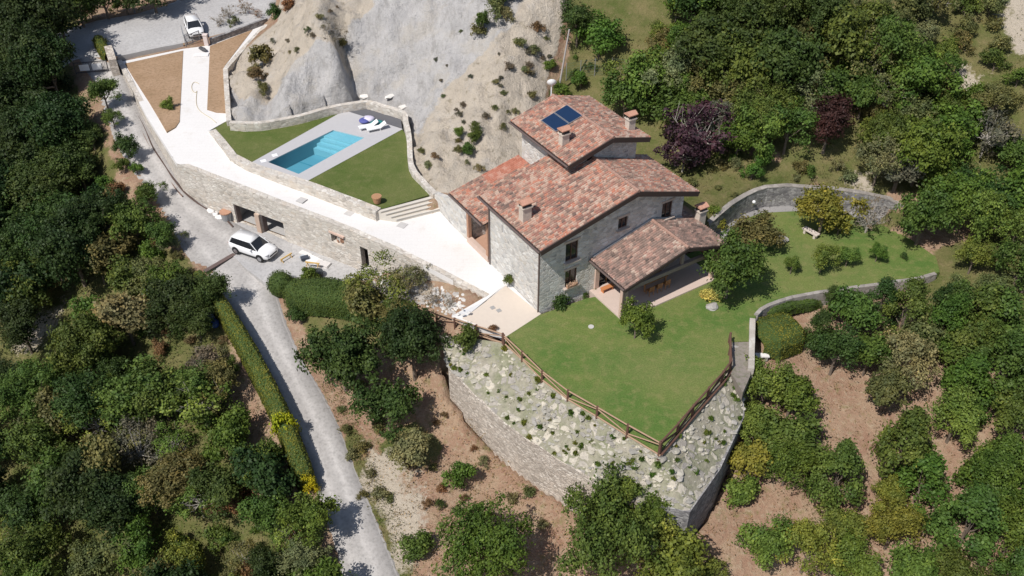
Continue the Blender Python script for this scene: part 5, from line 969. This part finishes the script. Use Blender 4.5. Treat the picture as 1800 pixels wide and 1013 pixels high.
# clipped hedges: leafy skin over a shaped body
def hedge(name, path, w, h, colr, label, leaf=.1, dens=150, rag=.05, cat='hedge'):
    path = smoothpath([np.array(p, float) for p in path], .5); n = len(path); V = []; Fc = []; pr_ = [(-.5, -.1), (-.5, .55), (-.42, .85), (-.25, .98), (0, 1.), (.25, .98), (.42, .85), (.5, .55), (.5, -.1)]; m = len(pr_)
    for i, p in enumerate(path):
        a = path[max(0, i - 1)]; b = path[min(n - 1, i + 1)]; t = (b - a)[:2]; t /= np.linalg.norm(t) + 1e-9; nn_ = np.array([-t[1], t[0]]); e = 1 if 0 < i < n - 1 else .55; ww = p[3] if len(p) > 3 else w
        for u, z in pr_: V.append((p[0] + nn_[0] * u * ww * e, p[1] + nn_[1] * u * ww * e, p[2] + z * h * (e if z > 0 else 1)))
    for i in range(n - 1):
        for k in range(m - 1): a = i * m + k; Fc.append((a, a + 1, a + m + 1, a + m))
    V = np.array(V); Fa = np.array(Fc); e1 = V[Fa[:, 1]] - V[Fa[:, 0]]; e2 = V[Fa[:, 3]] - V[Fa[:, 0]]; nr = np.cross(e1, e2); ar = np.linalg.norm(nr, axis=1); N = int(ar.sum() * dens); fi = rng.choice(len(Fa), N, p=ar / ar.sum())
    s, t = rng.random((2, N, 1)); q = V[Fa[fi]]; pos = (q[:, 0] * (1 - s) + q[:, 1] * s) * (1 - t) + (q[:, 3] * (1 - s) + q[:, 2] * s) * t; c = path[0]; nn2 = nr[fi] / ar[fi][:, None]
    cen = np.array([p[:3] for p in path]); cz = cen[np.clip(fi // (m - 1), 0, n - 1)] + [0, 0, h * .4]; sg = np.sign(((pos - cz) * nn2).sum(1)); nn2 *= sg[:, None]
    rg = rag * (rng.random(N) + 2.5 * np.clip(fbm(pos[:, 0], pos[:, 1], 1.2, 3) + .1, 0, 1)); pos = pos + nn2 * rg[:, None]
    me = leafmesh('foliage', pos, nn2 + rng.normal(size=(N, 3)) * .4, leaf * rng.uniform(.6, 1.4, N), .45 + rng.normal(size=N) * .16)
    o = bpy.data.objects.new(name, me); link(o); o.color = (*COLS[colr], 1); tag(o, label, cat)
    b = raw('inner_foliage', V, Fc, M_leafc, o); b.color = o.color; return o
hp = lambda l, dz=0: [np.array([*hit(a, b)]) for a, b in l]
hedge('hedge', [np.array([*hit(a, b, .8)[:2], hit(a, b, .8)[2], w]) for a, b, w in [(346, 488, .9), (377, 524, 1.1), (407, 568, 1.2), (437, 620, 1.3), (466, 675, 1.35), (489, 722, 1.35), (512, 776, 1.35), (528, 818, 1.35), (541, 852, 1.3)]], 1.6, 1.9, 'yellowgreen', 'long clipped yellow green hedge along the left side of the driveway', .13, 110)
put(503, 758, 23, 'bushM', 'gold', 'bright yellow shrub interrupting the driveway hedge, the larger and upper one', None, 1.9); put(543, 856, 17, 'bushM', 'gold', 'yellow tipped shrub ending the driveway hedge, the lower one', None, 1.6)
def ball(px, py, rx, ry, hz, colr, label):
    p = hit(px, py, hz * .5); n = int(900 * rx * ry); d = unit(n); d[:, 2] = np.abs(d[:, 2]) * 1.1 - .25; d /= np.linalg.norm(d, axis=1)[:, None]; pos = d * [rx, ry, hz * .62] * rng.uniform(.93, 1.04, (n, 1)) + [0, 0, hz * .42]
    me = leafmesh('foliage', pos, d + rng.normal(size=(n, 3)) * .35, .11 * rng.uniform(.6, 1.4, n), .45 + rng.normal(size=n) * .15); o = bpy.data.objects.new('clipped_bush', me); link(o); o.location = tuple(p); o.color = (*COLS[colr], 1); tag(o, label, 'shrub')
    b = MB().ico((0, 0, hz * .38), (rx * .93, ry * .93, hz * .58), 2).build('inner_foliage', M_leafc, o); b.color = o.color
ball(493, 497, 1.2, 1.2, 2.1, 'mid', 'round clipped bush at the near end of the long hedge, beside the car')
hedge('hedge', [np.array([*hit(a, b, .9)[:2], hit(a, b, .9)[2], w]) for a, b, w in [(505, 510, 1.3), (530, 515, 2.6), (565, 518, 3.1), (600, 522, 3.), (640, 532, 2.8), (690, 548, 2.4), (725, 562, 1.8)]], 2.4, 1.9, 'mid', 'long billowing clipped hedge between the driveway and the rubble', .12, 130, .1)
hedge('hedge', [np.array([*hit(a, b, 1.0)[:2], hit(a, b, 1.)[2], w]) for a, b, w in [(1334, 595, 2.8), (1350, 590, 3.2), (1378, 582, 3.2), (1405, 574, 2.8)]], 2.6, 1.9, 'yellowgreen', 'thick yellow green clipped hedge in the corner below the right lawn', .12, 130, .06)
hedge('hedge', [np.array([*hit(a, b, .4)[:2], hit(a, b, .4)[2], 1.]) for a, b in [(1345, 550), (1375, 540), (1410, 534), (1440, 530)]], 1., .9, 'green', 'low green planting along the foot of the curved lawn wall', .12, 110, .08)
hedge('hedge', [np.array([*hit(a, b, .8)[:2], hit(a, b, .8)[2], 1.1]) for a, b in [(172, 70), (180, 84), (188, 96)]], 1.1, 1.5, 'yellowgreen', 'short square clipped hedge by the driveway gate at the road', .12, 120, .04)
# dry grass and weeds
def groundcover(name, n, poly, cl, label, hgt=.25, size=.16):
    P_ = []; k = 0; xs_ = [q[0] for q in poly]; ys_ = [q[1] for q in poly]
    while len(P_) < n and k < n * 5:
        k += 1; x = random.uniform(min(xs_), max(xs_)); y = random.uniform(min(ys_), max(ys_))
        if inpoly(np.array([x]), np.array([y]), poly)[0]:
            p = hit(x, y)
            for _ in range(7): P_.append(p + [random.gauss(0, .22), random.gauss(0, .22), random.uniform(.0, hgt)])
    P_ = np.array(P_); N = len(P_); nr = unit(N) + [0, 0, .5]
    me = leafmesh(name, P_, nr, size * rng.uniform(.5, 1.4, N), .45 + rng.normal(size=N) * .2, .35); o = bpy.data.objects.new(name, me); link(o); o.color = (*cl, 1); tag(o, label, 'grass', kind='stuff')
groundcover('dry_grass', 5200, [(560, 600), (700, 640), (780, 690), (950, 870), (1200, 980), (1200, 1013), (720, 1013), (640, 850)], (.3, .22, .12), 'dry straw coloured grass on the bank beside the driveway')
groundcover('weeds', 2600, [(560, 600), (600, 690), (640, 780), (700, 900), (740, 1013), (705, 1013), (655, 900), (620, 800), (585, 725), (545, 640)], (.15, .15, .06), 'olive weeds along the right verge of the driveway', .2, .14)
groundcover('weeds', 1300, [(790, 600), (890, 605), (1160, 800), (1290, 650), (1308, 700), (1215, 895), (1060, 850), (880, 740), (800, 660)], (.16, .17, .075), 'low green weeds between the rocks of the bank', .12, .1)
groundcover('undergrowth', 9000, [(150, 380), (300, 440), (385, 560), (405, 700), (415, 830), (470, 900), (560, 940), (590, 1040), (-40, 1040), (-40, 430)], (.07, .1, .03), 'dense green undergrowth filling the wood left of the driveway', .75, .24)
groundcover('weeds', 9000, [(180, 280), (330, 430), (420, 600), (500, 800), (600, 1013), (0, 1013), (0, 450)], (.11, .12, .045), 'green and straw weeds under the trees left of the driveway')
groundcover('dry_grass', 3500, [(1330, 600), (1420, 600), (1700, 720), (1800, 1013), (1200, 1013), (1290, 800)], (.3, .2, .12), 'thin dry grass on the reddish orchard ground')
groundcover('meadow_grass', 9000, [(1000, 80), (1300, 0), (1800, -20), (1800, 330), (1560, 330), (1260, 370), (1200, 310), (1120, 180)], (.17, .16, .06), 'rough meadow grass on the hill behind the house', .3)
# ================= fences, gates, poles =================
def fence(name, label, base, hs, rt=.06, kerb=True, dark=False):
    f = empty(name, tuple(base[0])); tag(f, label, 'fence'); o = np.array(base[0]); tops = [np.array(b) + [0, 0, h] - o for b, h in zip(base, hs)]; bs = [np.array(b) - o for b in base]
    for t, b in zip(tops, bs): MB().bar(b - [0, 0, .5], t + [0, 0, .05], .1, .09, 9).build('post', M_post, f)
    m = M_post if dark else M_rail  # dark puts the shaded side of a fence into its rail colour
    for k in range(len(bs) - 1):
        MB().bar(tops[k] - [0, 0, .03], tops[k + 1] - [0, 0, .05], rt, rt * .85, 8).build('rail', m, f)
        if k % 2 == 0: MB().bar(tops[k] - [0, 0, .2], bs[k + 1] + [0, 0, .15], rt * .8, rt * .7, 8).build('brace', m, f)
        else: MB().bar(bs[k] + [0, 0, .15], tops[k + 1] - [0, 0, .22], rt * .8, rt * .7, 8).build('brace', m, f)
        if kerb: MB().bar(bs[k] + [.1, -.12, .02], bs[k + 1] + [.1, -.12, .02], rt, rt, 8).build('bottom_rail', m, f)
    return f
fb = [P(a, b, -.1) for a, b in [(886, 604), (918, 633), (953, 668), (998, 702), (1049, 732), (1102, 765), (1158, 799)]]
fence('rail_fence', 'rustic brown rail fence with crossed braces along the front lawn above the bank', fb, [.8, .8, .85, .85, .9, 1., 1.15])
fence('rail_fence', 'timber rail fence coloured dark for its shade, right side of the front lawn point', [P(a, b, -.1) for a, b in [(1160, 797), (1190, 762), (1216, 731), (1243, 700), (1268, 672), (1282, 652), (1281, 626), (1281, 604)]], [1.15, 1., 1., 1., 1., 1., 1., 1.], .085, True, True)
fb = [np.array(hit(a, b)) for a, b in [(736, 552), (768, 566), (800, 577), (838, 588)]] + [P(884, 602, -.1)]
fence('rail_fence', 'brown rail fence running from the tree down to the patio corner', fb, [.95, .95, .95, .9, .85])
def vbar(name, px, py, h, r, mat, label, cat, lean=(0, 0)):
    p = hit(px, py); o = MB().bar((0, 0, -.4), (lean[0], lean[1], h), r, r * .75, 10).build(name, mat); o.location = tuple(p); return tag(o, label, cat)
vbar('utility_pole', 237, 23, 7, .14, M_metal, 'grey utility pole at the far edge of the upper road', 'pole')
vbar('utility_pole', 981, 158, 6.2, .1, simple('pale_pole', (.4, .37, .35)), 'thin leaning grey pole behind the upper roof beside the dish', 'pole', (.9, .3))
cf = empty('wire_fence', tuple(hit(1000, 140))); tag(cf, 'green wire fence on posts along the clay edge behind the house', 'fence'); o_ = np.array(cf.location)
cb = [np.array(hit(a, b)) - o_ for a, b in [(995, 142), (1020, 137), (1045, 134), (1075, 133), (1105, 136)]]
for b in cb: MB().bar(b, b + [0, 0, 1.9], .04, seg=6).build('post', M_metal, cf)
mb = MB()
for a, b in zip(cb[:-1], cb[1:]):
    for k in range(6): mb.bar(a + [0, 0, .2 + k * .32], b + [0, 0, .2 + k * .32], .008, seg=4)
    for k in range(12): q = a + (b - a) * k / 12; mb.bar(q, q + [0, 0, 1.85], .007, seg=4)
mb.build('wire_mesh', simple('green_wire', (.1, .16, .1)), cf)
# road side of the plot
def lowwall(name, l, z, h, th, mat, label): 
    o = wall(name, densify([np.r_[P(a, b, z)[:2], z + h, z - .4] for a, b in l], 1.), th, mat); tag(o, label, 'low wall'); return o
lowwall('low_wall', [(207, 104), (322, 81)], .9, .42, .35, M_plaster, 'low grey kerb wall between the road and the left brown bed')
lowwall('low_wall', [(371, 77), (444, 50), (470, 40)], .95, .6, .35, M_grey, 'low dark stone wall between the road and the right brown bed')
lowwall('stone_pillar', [(196, 103), (204, 128)], .8, 1.5, .8, M_low, 'square brown stone gate pillar at the top of the driveway')['category'] = 'pillar'
def gate(label, a, b, z, h, mat, open_=0, panels=0):
    A_ = P(*a, z); B_ = P(*b, z); g = empty('metal_gate', tuple(A_), math.atan2(B_[1] - A_[1], B_[0] - A_[0]) + open_); tag(g, label, 'gate'); L = float(np.linalg.norm(B_ - A_))
    f = MB(); f.box((L / 2, 0, h), (L, .07, .07)); f.box((L / 2, 0, .15), (L, .07, .07)); f.box((.03, 0, h / 2), (.08, .08, h)); f.box((L - .03, 0, h / 2), (.08, .08, h)); f.build('gate_frame', mat, g)
    m = MB()
    for k in range(1, int(L / .16)): m.box((k * .16, 0, h / 2 + .07), (.03, .03, h - .1))
    m.build('bars', mat, g)
    for k in range(panels): MB().box((L * (.3 + .38 * k), -.06, h * .55), (1., .04, .7)).build('panel', M_whitep, g)
gate('dark metal driveway gate in tree shade with two white panels', (134, 131), (192, 126), .45, 1.3, simple('dark_gate', (.06, .06, .065)), 0, 2)
gate('grey metal garden gate standing open at the top of the white walk', (327, 82), (360, 79), .95, 1.2, M_metal, .7)
gate('short grey metal fence leaf left of the roadside car', (322, 62), (327, 80), .95, 1.2, M_metal)
o = MB().box((0, 0, .6), (.45, .45, 1.3)).box((0, 0, 1.3), (.55, .55, .1)).build('gate_pillar', simple('pale_pink', (.68, .58, .54))); o.location = tuple(P(364, 80, .9)); tag(o, 'pale pink pillar right of the open garden gate', 'pillar')
# ================= cars =================
def car(loc, head, label):
    c = empty('parked_car', tuple(loc), head); tag(c, label, 'car')
    secs = [(-2.2, .62, .55, .98, 1.02), (-2.16, .82, .38, 1.02, 1.06), (-1.9, .9, .3, 1.04, 1.1), (-1.2, .925, .28, 1.03, 1.1), (0, .93, .27, 1., 1.08), (.75, .925, .28, .98, 1.06), (1.2, .92, .28, .95, 1.03), (1.7, .89, .3, .89, .96), (2.05, .8, .34, .78, .85), (2.22, .62, .42, .66, .7)]
    V = []; Fc = []
    for x, w, zl, zb, zt in secs:
        m_ = (zl + zb) / 2; ring = [(w * .9, zl), (w, zl + .12), (w * 1.0, m_), (w * .985, zb - .06), (w * .93, zb), (w * .5, zt), (0, zt + .01)]
        V += [(x, y, z) for y, z in ring] + [(x, -y, z) for y, z in ring[-2::-1]]
    n = 13
    for i in range(len(secs) - 1):
        for k in range(n): Fc.append((i * n + k, i * n + (k + 1) % n, (i + 1) * n + (k + 1) % n, (i + 1) * n + k))
    Fc += [tuple(range(n))[::-1], tuple(range((len(secs) - 1) * n, len(secs) * n))]
    mb = MB(); mb.poly(V, Fc); body = mb.build('body', M_car, c, True)
    mb = MB(); g0 = [(-2.02, .78, 1.05), (-1.2, .83, 1.05), (.2, .83, 1.03), (1.12, .8, 1.0)]; g1 = [(-1.72, .62, 1.58), (-1.1, .66, 1.63), (-.1, .66, 1.64), (.3, .62, 1.6)]
    V = []
    for (a, w, z), (b, w2, z2) in zip(g0, g1): V += [(a, w, z), (b, w2, z2), (b, -w2, z2), (a, -w, z)]
    Fc = [(i * 4 + k, i * 4 + k + 1, i * 4 + 4 + k + 1, i * 4 + 4 + k) for i in range(3) for k in range(3)] + [(0, 3, 2, 1), (12, 13, 14, 15)]
    mb.poly(V, Fc); mb.build('windows', M_glass, c, False)
    rf = MB(); V = [(-1.85, .63, 1.6), (-1.85, -.63, 1.6), (-1.1, -.69, 1.67), (-1.1, .69, 1.67), (-.1, -.69, 1.68), (-.1, .69, 1.68), (.36, -.63, 1.62), (.36, .63, 1.62)]; V += [(x, y, z - .07) for x, y, z in V]
    rf.poly(V, [(0, 1, 2, 3), (3, 2, 4, 5), (5, 4, 6, 7), (0, 8, 9, 1), (7, 6, 14, 15), (0, 3, 11, 8), (3, 5, 13, 11), (5, 7, 15, 13), (1, 9, 10, 2), (2, 10, 12, 4), (4, 12, 14, 6)]); rf.build('roof', M_car, c, True)
    pl_ = MB()
    for s in (-1, 1): pl_.bar((1.14, s * .82, 1.02), (.33, s * .64, 1.62), .035); pl_.build('pillar', M_car, c); pl_ = MB(); pl_.bar((-2.02, s * .8, 1.06), (-1.75, s * .64, 1.6), .06); pl_.build('rear_pillar', M_car, c); pl_ = MB()
    pl_.bm.free()
    for s in (-1, 1):
        for x in (-1.33, 1.36):
            w = MB().cyl((x, s * .84, .34), .345, .24, 'Y', 20).build('wheel', M_dark, c); MB().cyl((x, s * .95, .34), .22, .04, 'Y', 10).build('rim', M_chrome, w)
            MB().cyl((x, s * .86, .37), .42, .14, 'Y', 20).build('wheel_arch', simple('arch_plastic', (.03, .03, .03)), c)
        MB().box((.55, s * 1.0, 1.06), (.12, .2, .14)).build('mirror', M_car, c)
        MB().box((2.02, s * .6, .74), (.3, .34, .1), -s * .35).build('headlight', M_chrome, c); MB().box((-2.1, s * .66, .92), (.16, .3, .14)).build('tail_light', simple('red_lamp', (.35, .02, .02), .3), c)
        MB().box((0, s * .925, .36), (2.0, .03, .14)).build('door_sill', simple('arch_plastic', (.03, .03, .03)), c)
    MB().box((2.17, 0, .62), (.12, .95, .14)).build('grille', M_dark, c); MB().box((2.1, 0, .4), (.2, 1.35, .14)).build('bumper', simple('arch_plastic', (.03, .03, .03)), c)
    MB().box((-2.12, 0, .45), (.15, 1.4, .2)).build('bumper', simple('arch_plastic', (.03, .03, .03)), c)
    return c
zc = -4.02; r_ = P(413.5, 441.5, zc + .3); f_ = P(457.5, 456.5, zc + .3); hd = math.atan2(f_[1] - r_[1], f_[0] - r_[0]); mid = (r_ + f_) / 2; L_ = np.array([-math.sin(hd), math.cos(hd), 0])
cc_ = mid + L_ * .9; cc_[2] = zc; car(cc_, hd, 'white five door car parked on the driveway in front of the garage openings')
a_ = P(335, 30, 2.); b_ = P(348, 62, 2.); p_ = hit(341, 47, .8); p_[2] = ground(p_[0], p_[1]) + .06; car(p_, math.atan2(b_[1] - a_[1], b_[0] - a_[0]), 'white car parked on the upper road facing the garden gate')
# ================= small things =================
def thing(mb, name, mat, loc, rz, label, cat, group=None, **k):
    o = mb.build(name, mat, **k); o.location = tuple(loc); o.rotation_euler = (0, 0, rz); return tag(o, label, cat, group)
def floor_at(px, py, z): return P(px, py, z)
# drain, covers
a = P(361, 482, -4.2); b = P(413, 449, -4.05); dl = b - a; thing(MB().box((0, 0, .06), (float(np.linalg.norm(dl)), .42, .1)), 'drain_channel', simple('rust_grate', (.14, .1, .09), .6), (hit((361 + 413) / 2, (482 + 449) / 2) + [0, 0, .16]), math.atan2(dl[1], dl[0]), 'dark drain grating across the driveway behind the white car', 'drain')
for q, l in (((530, 352), 'grey square manhole cover on the terrace above the garage'), ((614, 375), 'faint square cover on the middle of the terrace'), ((707, 396), 'square cover on the terrace in front of the steps')): thing(MB().box((0, 0, 0), (.75, .75, .03)), 'manhole_cover', simple('cover_stone', (.5, .48, .46)), P(*q, float(np.interp(q[0], [530, 620], [.17, .03]))), -.5, l, 'cover')
for q, l in (((866, 541), 'left of two small square grates on the beige patio'), ((877, 546), 'right of two small square grates on the beige patio')): thing(MB().box((0, 0, 0), (.35, .35, .03)), 'patio_grate', simple('grey_lid', (.33, .32, .31)), P(*q, .035), HA, l, 'grate', 'grates on the patio')
thing(MB().cyl((0, 0, .03), .22, .06), 'sprinkler_lid', simple('cover_stone', (.5, .48, .46)), P(1039, 575), 0, 'small pale round lid in the front lawn below the gable', 'lid')
# corrugated pipes by the wall foot
def tube(name, pts_, r, mat, label, cat):
    cu = bpy.data.curves.new(name, 'CURVE'); cu.dimensions = '3D'; cu.bevel_depth = r; cu.bevel_resolution = 2; sp_ = cu.splines.new('NURBS'); sp_.points.add(len(pts_) - 1); sp_.order_u = 4; sp_.use_endpoint_u = True
    for k, p in enumerate(pts_): sp_.points[k].co = (*[float(x) for x in p], 1)
    cu.materials.append(mat); o = bpy.data.objects.new(name, cu); bpy.context.view_layer.update(); COL.objects.link(o); dg = bpy.context.evaluated_depsgraph_get(); me = bpy.data.meshes.new_from_object(o.evaluated_get(dg)); bpy.data.objects.remove(o)
    o = bpy.data.objects.new(name, me); link(o); return tag(o, label, cat)
def gpts(l, dz): return [hit(a, b) + [random.uniform(-.1, .1), random.uniform(-.1, .1), dz] for a, b in l]
pp = [(214, 140), (222, 165), (234, 190), (247, 212), (258, 238), (270, 262), (284, 284), (298, 306), (312, 328), (326, 344), (344, 357), (362, 369), (384, 378), (400, 390), (410, 402)]
tube('drain_pipe', gpts(pp, .16), .09, simple('black_pipe', (.09, .06, .05)), 'dark corrugated pipe lying along the foot of the long terrace wall', 'pipe'); tube('drain_pipe', gpts([(a - 4, b + 4) for a, b in pp[1:10]], .16), .06, simple('brown_pipe', (.2, .13, .1)), 'thinner brown pipe beside the dark one along the wall foot', 'pipe')
hz_ = .93; tube('garden_hose', [P(a, b, hz_) for a, b in [(350, 148), (343, 142), (336, 148), (337, 160), (345, 165), (347, 156), (344, 175), (346, 190), (356, 200), (372, 208), (380, 216)]], .025, simple('tan_hose', (.5, .42, .25)), 'thin tan garden hose curled on the white walk', 'hose')
# builders' things in front of the garage
def gz(px, py, dz=0): p = hit(px, py); return p + [0, 0, dz]
hp_ = empty('mixer_tub', tuple(gz(400, 388))); tag(hp_, 'grey builder tub with brown rim standing by the garage wall', 'tub'); MB().cyl((0, 0, .5), .42, 1., seg=16, r2=.55).build('tub', M_metal, hp_); MB().cyl((0, 0, 1.02), .58, .1, seg=16).build('rim', M_brick, hp_)
for k, (a, b) in enumerate([(371, 374), (380, 379), (388, 385)]): thing(MB().ico((0, 0, .18), (.5, .32, .2), 2, jit=.05), 'sack', simple('white_sack', (.72, .7, .68)), gz(a, b), random.random() * 3, '%s of three white sacks in a row by the pipe and the grey tub' % ('leftmost', 'middle', 'rightmost')[k], 'sack', 'white sacks by the garage wall', smooth=True)
dt_ = P(640, 478, -4) - P(520, 436, -4); an_ = math.atan2(dt_[1], dt_[0])
for k, (a, b, c, w, d) in enumerate([(527, 452, (.62, .62, .62), 1.6, .9), (541, 458, (.42, .46, .5), 1.5, .5), (552, 461, (.7, .7, .7), 1.4, .9), (538, 449, (.66, .65, .63), 1.2, .5), (568, 467, (.6, .57, .55), 1.3, .7)]):
    m = MB()
    for j in range(3): m.box((random.uniform(-.05, .05), random.uniform(-.05, .05), .05 + j * .09), (w, d, .075), random.uniform(-.08, .08))
    thing(m, 'stone_slabs', simple('slab_%d' % k, c), gz(a, b), an_ + random.uniform(-.15, .15) + R(90) * 0, ['stack of pale slabs nearest the car front', 'stack of blue grey slabs in front of the terrace wall', 'stack of white slabs right of the blue grey ones', 'narrow stack of white slabs close against the wall', 'rightmost stack of slabs before the terrace wall'][k], 'slabs', 'stacks of slabs by the garage')
def sawhorse(px, py, rz, label):
    s = empty('sawhorse', tuple(gz(px, py)), rz); tag(s, label, 'sawhorse', 'yellow builder trestles'); y = simple('yellow_wood', (.6, .4, .14)); MB().box((0, 0, .75), (1.3, .1, .1)).build('beam', y, s)
    for sx in (-.5, .5):
        for sy in (-1, 1): MB().bar((sx, 0, .75), (sx, sy * .32, 0), .035).build('leg', y, s)
sawhorse(505, 463, .9, 'yellow wooden trestle between the white car and the round bush'); sawhorse(551, 474, -.2, 'yellow wooden trestle behind the long hedge near the slabs')
thing(MB().cyl((0, 0, .3), .45, .6, r2=.52), 'plastic_tub', simple('black_tub', (.05, .055, .06)), gz(559, 487), 0, 'black plastic tub behind the long hedge', 'tub')
thing(MB().box((0, 0, .12), (.7, .45, .25)), 'tool_case', simple('dark_case', (.05, .06, .08)), gz(537, 461, .35), .4, 'dark tool case on the blue grey slabs', 'case')
thing(MB().box((0, 0, .04), (1.6, .9, .08)), 'stone_slab', simple('white_slab', (.74, .72, .7)), P(354, 97, .92), .1, 'white slab lying on the walk below the garden gate', 'slab')
thing(MB().ico((0, 0, .18), (.75, .25, .2), 2, jit=.06), 'bag', simple('charcoal_bag', (.07, .07, .075)), P(357, 89, .92), -.7, 'dark grey bag on the walk just below the garden gate', 'bag')
thing(MB().cyl((0, 0, .3), .3, .6, r2=.42).cyl((0, 0, .62), .45, .08), 'flower_pot', simple('terracotta_pot', (.4, .22, .12)), P(663, 356, 1.0), 0, 'brown terracotta pot at the top corner of the stone steps', 'pot')
# pool furniture
def lounger(px, py, rz, label):
    s = empty('sun_lounger', tuple(P(px, py, za)), rz); tag(s, label, 'sun lounger', 'white sun loungers by the pool'); MB().box((0, 0, .3), (1.35, .62, .08)).build('bed', M_whitep, s)
    MB().box((0, 0, 0), (.75, .6, .07), 0, Matrix.Translation((.95, 0, .48)) @ Matrix.Rotation(R(-32), 4, 'Y')).build('backrest', M_whitep, s)
    for sx in (-.55, .6):
        for sy in (-.25, .25): MB().box((sx, sy, .13), (.06, .06, .26)).build('leg', M_whitep, s)
lounger(643, 227, R(24), 'left of two white sun loungers on the grey deck behind the pool'); lounger(657, 230, R(24), 'right of two white sun loungers on the grey deck behind the pool')
mb = MB(); bmesh.ops.create_uvsphere(mb.bm, u_segments=24, v_segments=12, radius=1, matrix=Matrix.Diagonal((.55, .55, .2, 1)) @ Matrix.Translation((0, 0, 1))); thing(mb, 'beach_cushion', simple('blue_fabric', (.09, .1, .3)), P(641, 215, za), 0, 'round dark blue cushion on the deck behind the loungers', 'cushion', smooth=True)
thing(MB().ico((0, 0, .25), (.6, .5, .28), 2, jit=.06), 'towel', simple('lilac_towel', (.6, .56, .68)), P(649, 213, za), 0, 'crumpled pale lilac towel between the blue and teal cushions', 'towel', smooth=True)
mb = MB(); bmesh.ops.create_uvsphere(mb.bm, u_segments=24, v_segments=12, radius=1, matrix=Matrix.Diagonal((.7, .5, .18, 1)) @ Matrix.Translation((0, 0, 1))); thing(mb, 'beach_cushion', simple('teal_fabric', (.03, .2, .2)), P(662, 219, za), .4, 'oval dark teal cushion at the head of the right lounger', 'cushion', smooth=True)
# garden
for k, (a, b, w, l) in enumerate([(643, 171, .8, 'left of three white stones on the clay above the pool wall'), (687, 170, .9, 'middle of three white stones on the clay above the pool wall'), (709, 190, .6, 'right of three white stones on the clay above the pool wall')]): thing(MB().ico((0, 0, .1), (w, .35, .2), 1, jit=.07), 'boulder', simple('white_rock', (.72, .69, .64)), gz(a, b), random.random(), l, 'stone', 'white stones above the pool wall')
for a, b, s, l in [(1371, 425, .55, 'grey boulder on the right lawn below the olive tree'), (1252, 541, .4, 'grey boulder under the yellow flowering plants'), (456, 460, .001, None)]:
    if l: thing(MB().ico((0, 0, s * .3), (s * 1.3, s, s * .6), 2, jit=.08), 'boulder', simple('grey_rock', (.36, .34, .32)), P(a, b, 0), random.random(), l, 'stone')
bb = empty('stone_bench', tuple(P(1424, 414, 0)), -.9); tag(bb, 'pale stone bench on the right lawn before the fruit tree', 'bench'); MB().box((0, 0, .42), (1.5, .5, .1)).build('seat', simple('bench_stone', (.6, .52, .46)), bb)
for s in (-.5, .5): MB().box((s, 0, .19), (.2, .42, .38)).build('leg', simple('bench_stone', (.6, .52, .46)), bb)
bb = empty('stone_bench', tuple(gz(1335, 632)), 0.); tag(bb, 'pale stone bench below the clipped corner hedge', 'bench'); MB().box((0, 0, .42), (1.3, .45, .1)).build('seat', simple('white_slab', (.74, .72, .7)), bb)
for s in (-.45, .45): MB().box((s, 0, .19), (.2, .4, .38)).build('leg', simple('grey_rock', (.36, .34, .32)), bb)
lp = empty('wall_lamp', tuple(P(1325, 354, 1.2))); tag(lp, 'small white round lamp on the curved grey garden wall', 'lamp'); MB().ico((0, -.1, 0), .16, 2).build('globe', M_whitep, lp, True); MB().box((0, 0, -.12), (.1, .2, .1)).build('bracket', M_metal, lp)
def tarp(px, py, w, d, h, cols, label, rz):
    p = hit(px, py); t_ = empty('covered_pile', tuple(p), rz); tag(t_, label, 'covered pile')
    for k, c in enumerate(cols): MB().ico((w * (k - .5) * .55, 0, h * .45), (w * .42, d * .5, h * .5), 2, jit=.07).build('tarpaulin', simple('tarp_%d_%d' % (px, k), c), t_, True)
tarp(372, 567, 1.7, .9, .7, [(.05, .09, .3), (.66, .68, .72)], 'blue and white covered pile half hidden under a tree beside the driveway hedge', 2.2); tarp(1642, 346, 1.6, 1., .8, [(.75, .75, .74), (.14, .25, .22)], 'white and dull green covered pile behind the tree at the end of the right lawn', -.3)
# flower box on the lower gable window, shrub in the small window
fbx = empty('flower_box', at_uv(2.86, -.16, 1.5), HA); tag(fbx, 'flower box with pale blooms on the lower gable window sill', 'flower box'); MB().box((0, 0, 0), (.95, .2, .18)).build('box', M_brick, fbx)
n = 160; pos = rng.uniform(-1, 1, (n, 3)) * [.5, .14, .12] + [0, 0, .2]; o = bpy.data.objects.new('blooms', leafmesh('blooms', pos, unit(n), rng.uniform(.07, .12, n), .9 + rng.random(n) * .1)); link(o, fbx); o.color = (.35, .28, .25, 1)
